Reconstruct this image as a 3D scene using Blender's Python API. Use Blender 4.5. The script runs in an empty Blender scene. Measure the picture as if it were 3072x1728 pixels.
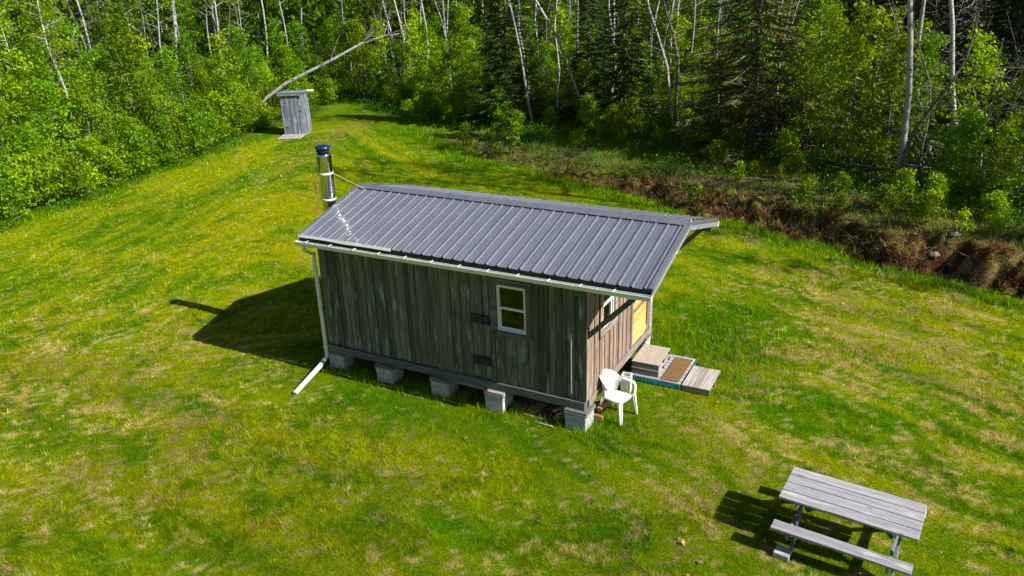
import bpy, math, random
import numpy as np
from mathutils import Vector, Matrix
R = math.radians
rnd = random.Random(7)
nr = np.random.RandomState(11)

# ------------------------------------------------------------------ camera, sky, sun, exposure
sc = bpy.context.scene
COL = sc.collection
cam_d = bpy.data.cameras.new('camera'); cam = bpy.data.objects.new('camera', cam_d); COL.objects.link(cam)
CP = Vector((10.872, -11.665, 8.001)); YAW, PITCH, ROLL = R(-28.454), R(-22.12), R(-1.973)
cam_d.sensor_width = 36.0; cam_d.lens = 36.0 * 2351.9 / 3072.0
cam_d.clip_start = 0.1; cam_d.clip_end = 2000
cf = Vector((math.sin(YAW) * math.cos(PITCH), math.cos(YAW) * math.cos(PITCH), math.sin(PITCH)))
cr = Vector((math.cos(YAW), -math.sin(YAW), 0)); cu = cr.cross(cf)
rr = cr * math.cos(ROLL) + cu * math.sin(ROLL); uu = -cr * math.sin(ROLL) + cu * math.cos(ROLL)
cam.matrix_world = Matrix((( rr.x, uu.x, -cf.x, CP.x), (rr.y, uu.y, -cf.y, CP.y), (rr.z, uu.z, -cf.z, CP.z), (0, 0, 0, 1)))
sc.camera = cam

SUN_EL = R(38.0)
SUN_TO = Vector((1.0, -0.02, 0)).normalized()          # horizontal direction towards the sun
w = bpy.data.worlds.new("World"); sc.world = w; w.use_nodes = True
wn = w.node_tree
sky = wn.nodes.new('ShaderNodeTexSky'); sky.sky_type = 'NISHITA'; sky.sun_disc = False
sky.sun_elevation = SUN_EL; sky.sun_rotation = math.atan2(SUN_TO.x, SUN_TO.y)
sky.air_density = 1.0; sky.dust_density = 0.5; sky.ozone_density = 1.2
wn.links.new(sky.outputs[0], wn.nodes['Background'].inputs[0]); wn.nodes['Background'].inputs[1].default_value = 0.05
sd = bpy.data.lights.new('sun', 'SUN'); so = bpy.data.objects.new('sun', sd); COL.objects.link(so)
sd.energy = 5.0; sd.angle = R(0.5); sd.color = (1.0, 0.94, 0.82)
ld = -(SUN_TO * math.cos(SUN_EL) + Vector((0, 0, math.sin(SUN_EL))))
so.rotation_euler = ld.to_track_quat('-Z', 'Y').to_euler(); so.location = (40, 0, 40)
sc.view_settings.view_transform = 'Standard'; sc.view_settings.look = 'None'
sc.view_settings.exposure = 0.56; sc.view_settings.gamma = 1.0
sc.cycles.max_bounces = 8; sc.cycles.transparent_max_bounces = 8
sc.cycles.sample_clamp_indirect = 80.0; sc.cycles.blur_glossy = 0.0; sc.cycles.caustics_reflective = True

# ------------------------------------------------------------------ helpers
def props(o, label=None, cat=None, group=None, kind=None):
    if label: o['label'] = label
    if cat: o['category'] = cat
    if group: o['group'] = group
    if kind: o['kind'] = kind
    return o

def thing(name, label, cat, loc=(0, 0, 0), rz=0.0, group=None):
    o = bpy.data.objects.new(name, None); COL.objects.link(o)
    o.location = loc; o.rotation_euler = (0, 0, rz); o.empty_display_size = 0.2
    return props(o, label, cat, group)

def link(name, me, mat, parent=None, bevel=0.0, smooth=False, solid=0.0):
    o = bpy.data.objects.new(name, me); COL.objects.link(o)
    if mat is not None and len(me.materials) == 0: me.materials.append(mat)
    if parent is not None: o.parent = parent
    if solid:
        m = o.modifiers.new('solid', 'SOLIDIFY'); m.thickness = solid; m.offset = -1
    if bevel:
        m = o.modifiers.new('bevel', 'BEVEL'); m.width = bevel; m.segments = 1; m.limit_method = 'ANGLE'
    if smooth: me.polygons.foreach_set('use_smooth', [True] * len(me.polygons))
    return o

def copy_tree(o, parent=None):
    c = o.copy(); COL.objects.link(c)
    if parent is not None: c.parent = parent
    for ch in list(o.children): copy_tree(ch, c)
    return c

class MB:
    def __init__(s): s.v = []; s.f = []; s.r = []
    def add(s, vs, fs, r=None):
        b = len(s.v); s.v += [tuple(p) for p in vs]
        if r is None: r = rnd.random()
        for f in fs: s.f.append([b + i for i in f]); s.r.append(r)
        return s
    def box(s, x0, x1, y0, y1, z0, z1, r=None, jit=0.0):
        vs = [(x, y, z) for z in (z0, z1) for x, y in ((x0, y0), (x1, y0), (x1, y1), (x0, y1))]
        if jit: vs = [tuple(c + rnd.uniform(-jit, jit) for c in p) for p in vs]
        return s.add(vs, [(3, 2, 1, 0), (4, 5, 6, 7), (0, 1, 5, 4), (1, 2, 6, 5), (2, 3, 7, 6), (3, 0, 4, 7)], r)
    def beam(s, p, q, w_, h_, up=(0, 0, 1), w2=None, h2=None, r=None):
        p = Vector(p); q = Vector(q); d = (q - p).normalized(); u = Vector(up)
        sd_ = d.cross(u)
        if sd_.length < 1e-4: sd_ = d.cross(Vector((1, 0, 0)))
        sd_.normalize(); u = sd_.cross(d).normalized()
        vs = []
        for c, ww, hh in ((p, w_, h_), (q, w2 or w_, h2 or h_)):
            for a, b in ((-1, -1), (1, -1), (1, 1), (-1, 1)): vs.append(c + sd_ * a * ww / 2 + u * b * hh / 2)
        return s.add(vs, [(3, 2, 1, 0), (4, 5, 6, 7), (0, 1, 5, 4), (1, 2, 6, 5), (2, 3, 7, 6), (3, 0, 4, 7)], r)
    def tube(s, pts, rad, n=8, cap=True, r=None):
        pts = [Vector(p) for p in pts]; rings = []
        vs = []
        ref = Vector((0.13, 0.31, 0.94))
        for i, p in enumerate(pts):
            d = (pts[min(i + 1, len(pts) - 1)] - pts[max(i - 1, 0)]).normalized()
            a = d.cross(ref)
            if a.length < 0.1: a = d.cross(Vector((1, 0, 0)))
            a.normalize(); b = d.cross(a)
            rd = rad[i] if hasattr(rad, '__len__') else rad
            for k in range(n):
                t = 2 * math.pi * k / n
                vs.append(p + (a * math.cos(t) + b * math.sin(t)) * rd)
        fs = []
        for i in range(len(pts) - 1):
            for k in range(n):
                k2 = (k + 1) % n
                fs.append((i * n + k, (i + 1) * n + k, (i + 1) * n + k2, i * n + k2))
        if cap:
            fs.append(tuple(range(n))); fs.append(tuple((len(pts) - 1) * n + k for k in reversed(range(n))))
        return s.add(vs, fs, r)
    def lathe(s, prof, cx, cy, n=28, r=None):
        vs = []; fs = []
        for (rd, z) in prof:
            for k in range(n):
                t = 2 * math.pi * k / n; vs.append((cx + rd * math.cos(t), cy + rd * math.sin(t), z))
        for i in range(len(prof) - 1):
            for k in range(n):
                k2 = (k + 1) % n; fs.append((i * n + k, i * n + k2, (i + 1) * n + k2, (i + 1) * n + k))
        fs.append(tuple(reversed(range(n)))); fs.append(tuple((len(prof) - 1) * n + k for k in range(n)))
        return s.add(vs, fs, r)
    def build(s, name, mat, parent=None, bevel=0.0, smooth=False, solid=0.0):
        me = bpy.data.meshes.new(name); me.from_pydata(s.v, [], s.f)
        at = me.attributes.new('rnd', 'FLOAT', 'FACE'); at.data.foreach_set('value', s.r)
        me.update()
        return link(name, me, mat, parent, bevel, smooth, solid)

def np_mesh(name, verts, nper, val=None, col=None):
    """faces of nper consecutive vertices each"""
    n = len(verts); me = bpy.data.meshes.new(name)
    me.vertices.add(n); me.vertices.foreach_set('co', np.ascontiguousarray(verts, dtype=np.float32).ravel())
    nf = n // nper
    me.loops.add(n); me.loops.foreach_set('vertex_index', np.arange(n, dtype=np.int32))
    me.polygons.add(nf)
    me.polygons.foreach_set('loop_start', np.arange(0, n, nper, dtype=np.int32))
    me.polygons.foreach_set('loop_total', np.full(nf, nper, dtype=np.int32))
    if val is not None:
        at = me.attributes.new('rnd', 'FLOAT', 'FACE'); at.data.foreach_set('value', np.asarray(val, dtype=np.float32))
    if col is not None:
        at = me.attributes.new('tint', 'FLOAT_COLOR', 'FACE'); at.data.foreach_set('color', np.asarray(col, dtype=np.float32).ravel())
    me.update(calc_edges=True)
    return me

# ------------------------------------------------------------------ noise
TAB = nr.rand(257, 257)
def vn(x, y, s=0):
    x = np.asarray(x, float) + s * 17.31; y = np.asarray(y, float) + s * 9.77
    xi = np.floor(x).astype(int); yi = np.floor(y).astype(int); fx = x - xi; fy = y - yi
    fx = fx * fx * (3 - 2 * fx); fy = fy * fy * (3 - 2 * fy)
    a = TAB[xi % 256, yi % 256]; b = TAB[(xi + 1) % 256, yi % 256]; c = TAB[xi % 256, (yi + 1) % 256]; d = TAB[(xi + 1) % 256, (yi + 1) % 256]
    return (a * (1 - fx) + b * fx) * (1 - fy) + (c * (1 - fx) + d * fx) * fy
def fbm(x, y, s=0, o=3):
    t = 0; am = 1; tot = 0
    for i in range(o):
        t = t + am * vn(x * 2 ** i, y * 2 ** i, s + i * 3); tot += am; am *= 0.5
    return t / tot
def ss(a, b, x): 
    t = np.clip((x - a) / (b - a), 0, 1); return t * t * (3 - 2 * t)

# ------------------------------------------------------------------ terrain
TOE = np.array([(-60, 60), (-24, 33), (-17, 27.5), (-12.8, 23.4), (-7.5, 19.3), (-5.2, 18.4), (-0.5, 16.5), (3.3, 14.7), (6.3, 13.6), (9.5, 11.9), (11.1, 11.1), (13.6, 10.1), (25, 6), (60, -6)], float)
EDGE = np.array([(-17, -30), (-17.3, -1), (-18.4, 3.5), (-19.4, 7.5), (-20.3, 11.3), (-21.2, 15), (-22.3, 18.5), (-23.5, 22), (-24.3, 25), (-25.8, 29), (-24.4, 31.3), (-21.5, 30.6), (-16.5, 27.8), (-11.5, 25.6), (-6.5, 24.6), (-2, 24.8), (1.2, 24.2), (4.5, 21.3), (8, 18.4), (10.3, 16.1), (12, 15.6), (14.5, 14.4), (22, 11.5), (60, 0)], float)
def sdist(P, x, y):
    """signed distance to a polyline; positive on its left side when walking along it reversed (the forest side)"""
    x = np.asarray(x, float); y = np.asarray(y, float)
    best = np.full(x.shape, 1e9); sg = np.ones(x.shape)
    for (ax, ay), (bx, by) in zip(P[:-1], P[1:]):
        dx, dy = bx - ax, by - ay; L2 = dx * dx + dy * dy
        t = np.clip(((x - ax) * dx + (y - ay) * dy) / L2, 0, 1)
        d = np.hypot(x - ax - t * dx, y - ay - t * dy)
        cr_ = dx * (y - ay) - dy * (x - ax)
        m = d < best - 1e-9; best = np.where(m, d, best); sg = np.where(m, np.sign(cr_), sg)
    return best * sg
def tnoise(x, y): return (fbm(x * .8, y * .8, 5) - .5) * 1.3 + (fbm(x * 3.3, y * 3.3, 6, 2) - .5) * .5
def bankH(x):
    return np.interp(x, [-14, -7, -1, 4, 8, 14, 60], [0.0, 0.16, 0.30, 0.46, 0.62, 0.78, 0.8])
def height(x, y):
    x = np.asarray(x, float); y = np.asarray(y, float)
    d = sdist(TOE, x, y) + tnoise(x, y)
    H = bankH(x)
    h = H * ss(0.0, 1.15, d) + H * 0.12 * (fbm(x * .7, y * .7, 9) - .5) * 2 * ss(0.3, 2, d)
    face = np.exp(-((d - 0.6) / 0.8) ** 2) * np.clip(H * 2.1, 0, 1)
    h = h + face * ((fbm(x * 3.2, y * 3.2, 2) - .5) * 0.55 + (fbm(x * 8, y * 8, 3, 2) - .5) * .22)
    h = h - 0.10 * np.exp(-((d + 0.05) / 0.35) ** 2) * np.clip(H * 2, 0, 1)
    lawn = ss(0.5, -0.5, d)
    h = h + lawn * ((fbm(x * .25, y * .25, 3) - .5) * 0.10 + (fbm(x * 2, y * 2, 4, 2) - .5) * 0.03) * ss(0.0, 1.0, np.maximum(np.abs(x - 3) - 3.6, np.abs(y - 1.5) - 2.6))
    wood = ss(0.5, 4, np.maximum(sdist(EDGE, x, y), 0))
    return h + wood * (fbm(x * .3, y * .3, 6) - .35) * 0.7
def hz(x, y): return float(height(np.array([x]), np.array([y]))[0])

DEEP = np.array([0.055, 0.19, 0.003]); MID = np.array([0.145, 0.30, 0.003]); YEL = np.array([0.39, 0.43, 0.004]); STR = np.array([0.62, 0.50, 0.18])
BRN = np.array([0.12, 0.050, 0.024]); LIT = np.array([0.062, 0.048, 0.020]); TANC = np.array([0.36, 0.25, 0.10])
BLOBS = [(8.0, 13.0, 1.1, .35, .9), (9.0, 12.4, .7, .25, .9), (10.6, 11.9, 1.3, .3, .8), (11.9, 11.3, 1.0, .3, .8), (7.8, 8.2, 1.5, .45, .75), (9.6, 6.6, 1.8, 1.0, .30), (11.0, 4.6, 2.0, 1.3, .40), (12.2, 3.0, 1.8, 1.5, .35),
         (-5.9, -1.3, 2.2, 1.0, .45), (-4.8, -.2, 1.6, .8, .35), (-2.1, -2.9, 1.5, .5, .45), (.3, -3.9, 1.4, .35, .45), (3.4, -2.7, 1.2, .25, .5), (-3.5, -3.6, 1.2, .5, .35), (2.2, -3.2, 1.0, .25, .45), (5.4, -2.1, 1.3, .25, .3),
         (-10, 2.0, 3.0, 1.5, .22), (6.5, 13.1, 1.0, .3, .5), (12.2, 6.0, 1.6, .6, .35), (8.9, 9.6, 1.6, .35, .35), (-15.5, 14.5, .6, 2.2, .25)]
PATH = np.array([(-13.6, 11.5), (-14.6, 13.8), (-15.8, 16.7), (-17.2, 20.2), (-18.2, 23.4), (-18.6, 26.5)], float)
GREENB = [(7.4, 5.0, 1.6, 2.2, .9), (6.8, 1.0, 1.1, 1.6, .8), (8.8, 2.0, 1.0, 1.6, .4), (3.0, -.8, 4.5, .7, .9), (0.2, -.6, 1.5, 1.0, .6), (4.5, 4.9, 4, .7, .6), (10.2, .1, 1.2, .5, .5), (8.0, -2.2, 1.6, .8, .5), (5.0, -3.2, 2.2, .5, .5), (-14, 8, 2, 5, .3), (-19, 28, 5, 4, .95), (-12.5, 23.8, 4, 2.2, .9), (-21.5, 19, 1.5, 2, .7)]
def ground_col(x, y):
    """colour of what grows or lies at a place: lawn, dry straw, earth bank, forest litter"""
    dl = np.maximum(-sdist(EDGE, x, y), -20); dto = -sdist(TOE, x, y); dfr = (y + 17.0) * .9
    kk = 2.2; sr = -kk * np.log(np.exp(-np.clip(dl, -30, 60) / kk) + np.exp(-np.clip(dto, -30, 60) / kk) + np.exp(-np.clip(dfr, -30, 60) / kk) + 1e-12)
    st = np.arctan2(y - 3.0, x - 1.0) * 11.0
    wx = (fbm(x * .35, y * .35, 40) - .5) * 1.3; sr = sr + wx
    nA = fbm(sr * 2.1, st * 0.28, 1, 3); nB = fbm(x * .55, y * .55, 2, 3); nC = fbm(x * 3.1, y * 3.1, 3, 3); nD = fbm(x * 13, y * 13, 4, 2); nE = fbm(sr * 6.0, st * 1.1, 8, 2)
    g = np.zeros_like(x)
    for bx, by, rx, ry, s in GREENB: g = np.maximum(g, s * np.exp(-(((x - bx) / rx) ** 2 + ((y - by) / ry) ** 2)))
    dt = sdist(TOE, x, y) + tnoise(x, y)
    g = np.maximum(g, .9 * np.exp(-((dt + .5) / .6) ** 2) * (nB > .35))
    yel = ss(.33, .64, .36 * nA + .22 * nB + .12 * nC + .14 * nE + .16 * nD) 
    yel = yel * (1 - .75 * g)
    nF = fbm(x * 6.5, y * 6.5, 50, 2); dk = ss(.50, .33, .22 * nA + .12 * nC + .33 * nF + .33 * nE) * .62
    c = MID[None] * (1 - yel[:, None]) + YEL[None] * yel[:, None]
    ol = .55 * ss(4, -6, y) * (.4 + .6 * ss(.4, .6, nB)); c = c * (1 - ol[:, None]) + np.array([.17, .215, .005])[None] * ol[:, None]
    k = np.clip(dk + .65 * g * ss(.25, .6, .5 * nC + .5 * nF), 0, 1)[:, None]; c = c * (1 - k) + DEEP[None] * k
    s = np.zeros_like(x)
    for bx, by, rx, ry, a in BLOBS: s = np.maximum(s, a * np.exp(-(((x - bx) / rx) ** 2 + ((y - by) / ry) ** 2)))
    dp = np.abs(sdist(PATH, x, y)); s = np.maximum(s, .55 * np.exp(-(dp / .9) ** 2))
    near = ss(9, -2, y); nH = ss(.22, .78, fbm(sr * 12, st * 5.5, 70, 2)); nG = ss(.25, .75, .5 * fbm(x * 15, y * 15, 71, 2) + .5 * nD)
    reg = np.clip(1.5 * ss(5.5, 9, x) * ss(14, 9, y) + .75 * ss(2, -2, x) * ss(4, 0, y) * ss(-16, -9, x) + .30 * ss(1, -3, y), 0, 1.5)
    dens = np.clip(.62 * s + (.08 + .20 * reg) * ss(.3, .6, nB) + (.13 + .44 * reg) * ss(.44, .72, .5 * nC + .5 * nE) * (1 - g), 0, 1)
    mixn = .45 * nH + .55 * nG
    sm = ss(1.00 - .52 * dens, 1.13 - .48 * dens, mixn + .15)
    sm = sm * .85
    sc_ = STR[None] * (1 - .45 * ss(.5, .8, nB)[:, None])
    pth = (.75 * np.exp(-(dp / .7) ** 2) * ss(.46, .60, .5 * nC + .5 * nD) * ss(13, 20, y))[:, None]
    c = c * (1 - sm[:, None]) + sc_ * sm[:, None]
    c = c * (1 - pth) + (TANC * np.array([1.0, .85, .7]))[None] * pth
    ft = np.exp(-((dt + .95 + (nB - .5) * .8) / .30) ** 2) * ss(3, 7, x) * ss(.46, .60, .5 * nB + .3 * nC + .2 * nD)
    c = c * (1 - .85 * ft[:, None]) + np.array([.50, .38, .20])[None] * .85 * ft[:, None]
    # bank: earth face, tan dead grass, greener on top
    Hh = np.clip(bankH(x) * 2.3, 0, 1)
    fc = ss(-.08, .15, dt) * ss(1.9, 1.0, dt + nC * .8) * Hh
    e = BRN[None] * (.45 + 1.0 * nD[:, None]) * (1 - ss(.5, .72, nC)[:, None]) + TANC[None] * ss(.5, .72, nC)[:, None]
    c = c * (1 - fc[:, None]) + e * fc[:, None]
    top = ss(1.0, 1.9, dt + nC * .8) * Hh
    tq = ss(.38, .60, .5 * nB + .5 * nC)[:, None] * ss(9, 2, x)[:, None] * .9 + .1; tg = (MID * .8)[None] * tq + TANC[None] * .9 * (1 - tq)
    c = c * (1 - .8 * top[:, None]) + tg * .8 * top[:, None]
    de = sdist(EDGE, x, y)
    wd = ss(-1.2, .8, de + (nC - .5) * 2)[:, None]
    lq = (ss(.42, .62, nC) * np.where(x > 6, .35, 1.0))[:, None]; lt = LIT[None] * (.5 + nD[:, None]) * (1 - lq) + (DEEP * .9)[None] * lq
    c = c * (1 - wd) + lt * wd
    return c, dt, de, np.clip(sm + fc, 0, 1)

# ------------------------------------------------------------------ materials
def mat(name, rough=0.8, metal=0.0, spec=0.3):
    m = bpy.data.materials.new(name); m.use_nodes = True
    b = m.node_tree.nodes['Principled BSDF']; b.inputs['Roughness'].default_value = rough; b.inputs['Metallic'].default_value = metal
    b.inputs['Specular IOR Level'].default_value = spec
    return m, m.node_tree, b
def N(nt, t, **k):
    n = nt.nodes.new(t)
    for a, v in k.items(): setattr(n, a, v)
    return n
def ramp(nt, stops):
    n = nt.nodes.new('ShaderNodeValToRGB'); e = n.color_ramp.elements
    while len(e) < len(stops): e.new(0.5)
    for i, (p, c) in enumerate(stops): e[i].position = p; e[i].color = tuple(c) + (1,) if len(c) == 3 else c
    return n
def bump(nt, b, src, dist=0.01, st=0.5):
    n = nt.nodes.new('ShaderNodeBump'); n.inputs['Distance'].default_value = dist; n.inputs['Strength'].default_value = st
    nt.links.new(src, n.inputs['Height']); nt.links.new(n.outputs[0], b.inputs['Normal'])

def plain(name, c, rough=.6, metal=0.0, spec=.4, var=.15, scale=12, dirt=None):
    m, nt, b = mat(name, rough, metal, spec)
    tc = N(nt, 'ShaderNodeTexCoord'); no = N(nt, 'ShaderNodeTexNoise'); no.inputs['Scale'].default_value = scale; no.inputs['Detail'].default_value = 6
    nt.links.new(tc.outputs['Object'], no.inputs['Vector'])
    lo = [x * (1 - var) for x in (dirt or c)]; hi = [min(1, x * (1 + var)) for x in c]
    rp = ramp(nt, [(.3, lo), (.7, hi)]); nt.links.new(no.outputs[0], rp.inputs[0]); nt.links.new(rp.outputs[0], b.inputs['Base Color'])
    bump(nt, b, no.outputs[0], .004, .4)
    return m

def wood(name, axis, dark, light, stain=None, stain_c=(0.3, .35, .4), rough=.85, vari=.55, stain_w=.5):
    """weathered boards: grain runs along the axis, each board (face value) has its own tone"""
    m, nt, b = mat(name, rough, 0, .25)
    tc = N(nt, 'ShaderNodeTexCoord'); at = N(nt, 'ShaderNodeAttribute'); at.attribute_name = 'rnd'
    mul = N(nt, 'ShaderNodeVectorMath', operation='SCALE'); cx = N(nt, 'ShaderNodeCombineXYZ')
    for i in range(3): nt.links.new(at.outputs['Fac'], cx.inputs[i])
    nt.links.new(cx.outputs[0], mul.inputs[0]); mul.inputs['Scale'].default_value = 37.0
    add = N(nt, 'ShaderNodeVectorMath', operation='ADD'); nt.links.new(tc.outputs['Object'], add.inputs[0]); nt.links.new(mul.outputs[0], add.inputs[1])
    mp = N(nt, 'ShaderNodeMapping'); s = [34.0, 34.0, 34.0]; s[axis] = 1.6; mp.inputs['Scale'].default_value = s
    nt.links.new(add.outputs[0], mp.inputs['Vector'])
    g = N(nt, 'ShaderNodeTexNoise'); g.inputs['Scale'].default_value = 1.0; g.inputs['Detail'].default_value = 7; g.inputs['Roughness'].default_value = .65
    nt.links.new(mp.outputs[0], g.inputs['Vector'])
    rp = ramp(nt, [(.28, dark), (.72, light)]); nt.links.new(g.outputs[0], rp.inputs[0])
    # board tone
    mr = N(nt, 'ShaderNodeMapRange'); mr.inputs['To Min'].default_value = 1 - vari; mr.inputs['To Max'].default_value = 1 + vari * .8
    nt.links.new(at.outputs['Fac'], mr.inputs['Value'])
    mx = N(nt, 'ShaderNodeVectorMath', operation='SCALE'); nt.links.new(rp.outputs[0], mx.inputs[0]); nt.links.new(mr.outputs[0], mx.inputs['Scale'])
    out = mx.outputs[0]
    if stain:
        mp2 = N(nt, 'ShaderNodeMapping'); s2 = [9.0, 9.0, 9.0]; s2[axis] = 1.8; mp2.inputs['Scale'].default_value = s2
        nt.links.new(add.outputs[0], mp2.inputs['Vector'])
        n2 = N(nt, 'ShaderNodeTexNoise'); n2.inputs['Scale'].default_value = 1.0; n2.inputs['Detail'].default_value = 4
        nt.links.new(mp2.outputs[0], n2.inputs['Vector'])
        r2 = ramp(nt, [(stain, (0, 0, 0)), (min(1, stain + .12), (stain_w,) * 3)]); nt.links.new(n2.outputs[0], r2.inputs[0])
        mm = N(nt, 'ShaderNodeMix', data_type='RGBA'); nt.links.new(r2.outputs[0], mm.inputs[0]); nt.links.new(out, mm.inputs[6]); mm.inputs[7].default_value = tuple(stain_c) + (1,)
        out = mm.outputs[2]
    # knots
    vo = N(nt, 'ShaderNodeTexVoronoi'); mp3 = N(nt, 'ShaderNodeMapping'); s3 = [6.0, 6.0, 6.0]; s3[axis] = 2.6; mp3.inputs['Scale'].default_value = s3
    nt.links.new(add.outputs[0], mp3.inputs['Vector']); nt.links.new(mp3.outputs[0], vo.inputs['Vector']); vo.inputs['Scale'].default_value = 1.0
    r3 = ramp(nt, [(.05, (.35,) * 3), (.11, (1,) * 3)]); nt.links.new(vo.outputs['Distance'], r3.inputs[0])
    mk = N(nt, 'ShaderNodeMix', data_type='RGBA', blend_type='MULTIPLY'); mk.inputs[0].default_value = .8
    nt.links.new(out, mk.inputs[6]); nt.links.new(r3.outputs[0], mk.inputs[7])
    nt.links.new(mk.outputs[2], b.inputs['Base Color'])
    bump(nt, b, g.outputs[0], .004, .6)
    return m

M = {}
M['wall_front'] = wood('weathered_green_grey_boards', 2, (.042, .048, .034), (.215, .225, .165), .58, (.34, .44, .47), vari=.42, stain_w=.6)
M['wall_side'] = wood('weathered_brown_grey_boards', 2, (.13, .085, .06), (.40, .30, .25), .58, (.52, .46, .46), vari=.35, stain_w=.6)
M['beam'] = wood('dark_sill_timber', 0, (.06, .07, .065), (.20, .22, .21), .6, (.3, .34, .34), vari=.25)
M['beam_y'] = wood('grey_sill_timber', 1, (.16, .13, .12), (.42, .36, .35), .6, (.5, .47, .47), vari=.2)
M['brace'] = wood('dark_brace_timber', 0, (.05, .055, .045), (.13, .14, .12), vari=.2)
M['fascia'] = wood('weathered_fascia_timber', 1, (.14, .16, .19), (.36, .38, .42), .58, (.55, .57, .6), vari=.2)
M['grey_x'] = wood('silver_grey_planks', 0, (.20, .20, .24), (.54, .53, .58), .58, (.72, .71, .75), vari=.22)
M['grey_y'] = wood('silver_grey_cross_planks', 1, (.26, .24, .24), (.55, .52, .50), .6, (.65, .62, .6), vari=.25)
M['grey_z'] = wood('silver_grey_upright_planks', 2, (.085, .095, .135), (.24, .27, .35), .53, (.40, .50, .58), vari=.4, stain_w=.7)
M['ply'] = wood('weathered_plywood', 1, (.30, .26, .23), (.50, .44, .40), vari=.1)
M['palletgrey'] = wood('weathered_pallet_side', 0, (.13, .13, .13), (.30, .29, .28), vari=.2)
M['mat'] = plain('brown_coir_mat', (.21, .125, .06), .95, spec=.1, var=.35, scale=60)
M['blue'] = wood('blue_painted_pallet', 0, (.01, .20, .36), (.03, .38, .60), .66, (.25, .35, .4), vari=.15)
M['door'] = wood('yellow_varnished_boards', 1, (.46, .31, .07), (.68, .52, .17), .50, (.66, .60, .36), vari=.14, stain_w=.7)
M['inside'] = wood('inside_pine_boards', 2, (.09, .055, .025), (.20, .13, .06), vari=.2)
M['lumber'] = wood('split_orange_lumber', 0, (.32, .14, .05), (.62, .36, .16), .6, (.7, .6, .45), vari=.4)
M['redboard'] = wood('reddish_scrap_boards', 0, (.14, .07, .05), (.30, .17, .13), .58, (.26, .25, .3), vari=.4)
M['concrete'] = plain('grey_concrete_block', (.40, .42, .42), .95, spec=.15, var=.3, scale=18)
M['concrete_pale'] = plain('pale_concrete_block', (.56, .55, .52), .95, spec=.15, var=.25, scale=18)
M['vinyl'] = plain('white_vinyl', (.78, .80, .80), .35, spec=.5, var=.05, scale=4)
M['gutter'] = plain('white_gutter_metal', (.72, .76, .74), .35, spec=.5, var=.06, scale=5)
M['trimwhite'] = plain('white_drip_edge', (.82, .81, .78), .4, var=.06)
M['plastic'] = plain('white_chair_plastic', (.82, .82, .83), .3, spec=.5, var=.03, scale=6, dirt=(.74, .74, .72))
M['plum'] = plain('dark_plum_vent_plastic', (.035, .022, .05), .5, var=.2)
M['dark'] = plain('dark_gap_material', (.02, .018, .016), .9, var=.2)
M['copper'] = plain('copper_stay_rod', (.36, .13, .08), .4, .5, var=.2, scale=9)
M['cap_sky_tint'] = plain('sky_tinted_cap_metal', (.03, .10, .28), .30, .75, var=.2)  # base colour holds the blue of the sky reflected in the cap
M['mark'] = plain('dark_painted_letters', (.13, .08, .075), .8)
def steel():
    m, nt, b = mat('stainless_chimney_pipe', .08, 1.0); b.inputs['Base Color'].default_value = (.62, .66, .68, 1)
    tc = N(nt, 'ShaderNodeTexCoord'); no = N(nt, 'ShaderNodeTexNoise'); no.inputs['Scale'].default_value = 5; nt.links.new(tc.outputs['Object'], no.inputs['Vector'])
    r = ramp(nt, [(.3, (.07,) * 3), (.7, (.11,) * 3)]); nt.links.new(no.outputs[0], r.inputs[0]); nt.links.new(r.outputs[0], b.inputs['Roughness'])
    bump(nt, b, no.outputs[0], .002, .15)
    return m
M['steel'] = steel()
def roofm():
    m, nt, b = mat('charcoal_ribbed_steel', .38, .0, .5); b.inputs['Coat Weight'].default_value = .9; b.inputs['Coat Roughness'].default_value = .16; b.inputs['Coat IOR'].default_value = 1.75
    tc = N(nt, 'ShaderNodeTexCoord'); mp = N(nt, 'ShaderNodeMapping'); mp.inputs['Scale'].default_value = (9, 1.0, 1); nt.links.new(tc.outputs['Object'], mp.inputs[0])
    no = N(nt, 'ShaderNodeTexNoise'); no.inputs['Scale'].default_value = 1.0; no.inputs['Detail'].default_value = 7; nt.links.new(mp.outputs[0], no.inputs['Vector'])
    r = ramp(nt, [(.3, (.13, .145, .19)), (.7, (.175, .19, .24))]); nt.links.new(no.outputs[0], r.inputs[0]); nt.links.new(r.outputs[0], b.inputs['Base Color'])
    n2 = N(nt, 'ShaderNodeTexNoise'); n2.inputs['Scale'].default_value = 2.2; nt.links.new(tc.outputs['Object'], n2.inputs['Vector'])
    r2 = ramp(nt, [(.3, (.32,) * 3), (.7, (.48,) * 3)]); nt.links.new(n2.outputs[0], r2.inputs[0]); nt.links.new(r2.outputs[0], b.inputs['Roughness'])
    bump(nt, b, n2.outputs[0], .01, .15)
    return m
M['roof'] = roofm()
def glass():
    m, nt, b = mat('window_glass', .03); nt.nodes.remove(b)
    fr = N(nt, 'ShaderNodeFresnel'); fr.inputs[0].default_value = 1.5; tr = N(nt, 'ShaderNodeBsdfTransparent'); tr.inputs[0].default_value = (.62, .70, .70, 1)
    gl = N(nt, 'ShaderNodeBsdfGlossy'); gl.inputs['Roughness'].default_value = .02; mx = N(nt, 'ShaderNodeMixShader')
    nt.links.new(fr.outputs[0], mx.inputs[0]); nt.links.new(tr.outputs[0], mx.inputs[1]); nt.links.new(gl.outputs[0], mx.inputs[2])
    nt.links.new(mx.outputs[0], nt.nodes['Material Output'].inputs[0]); return m
M['glass'] = glass()

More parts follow.
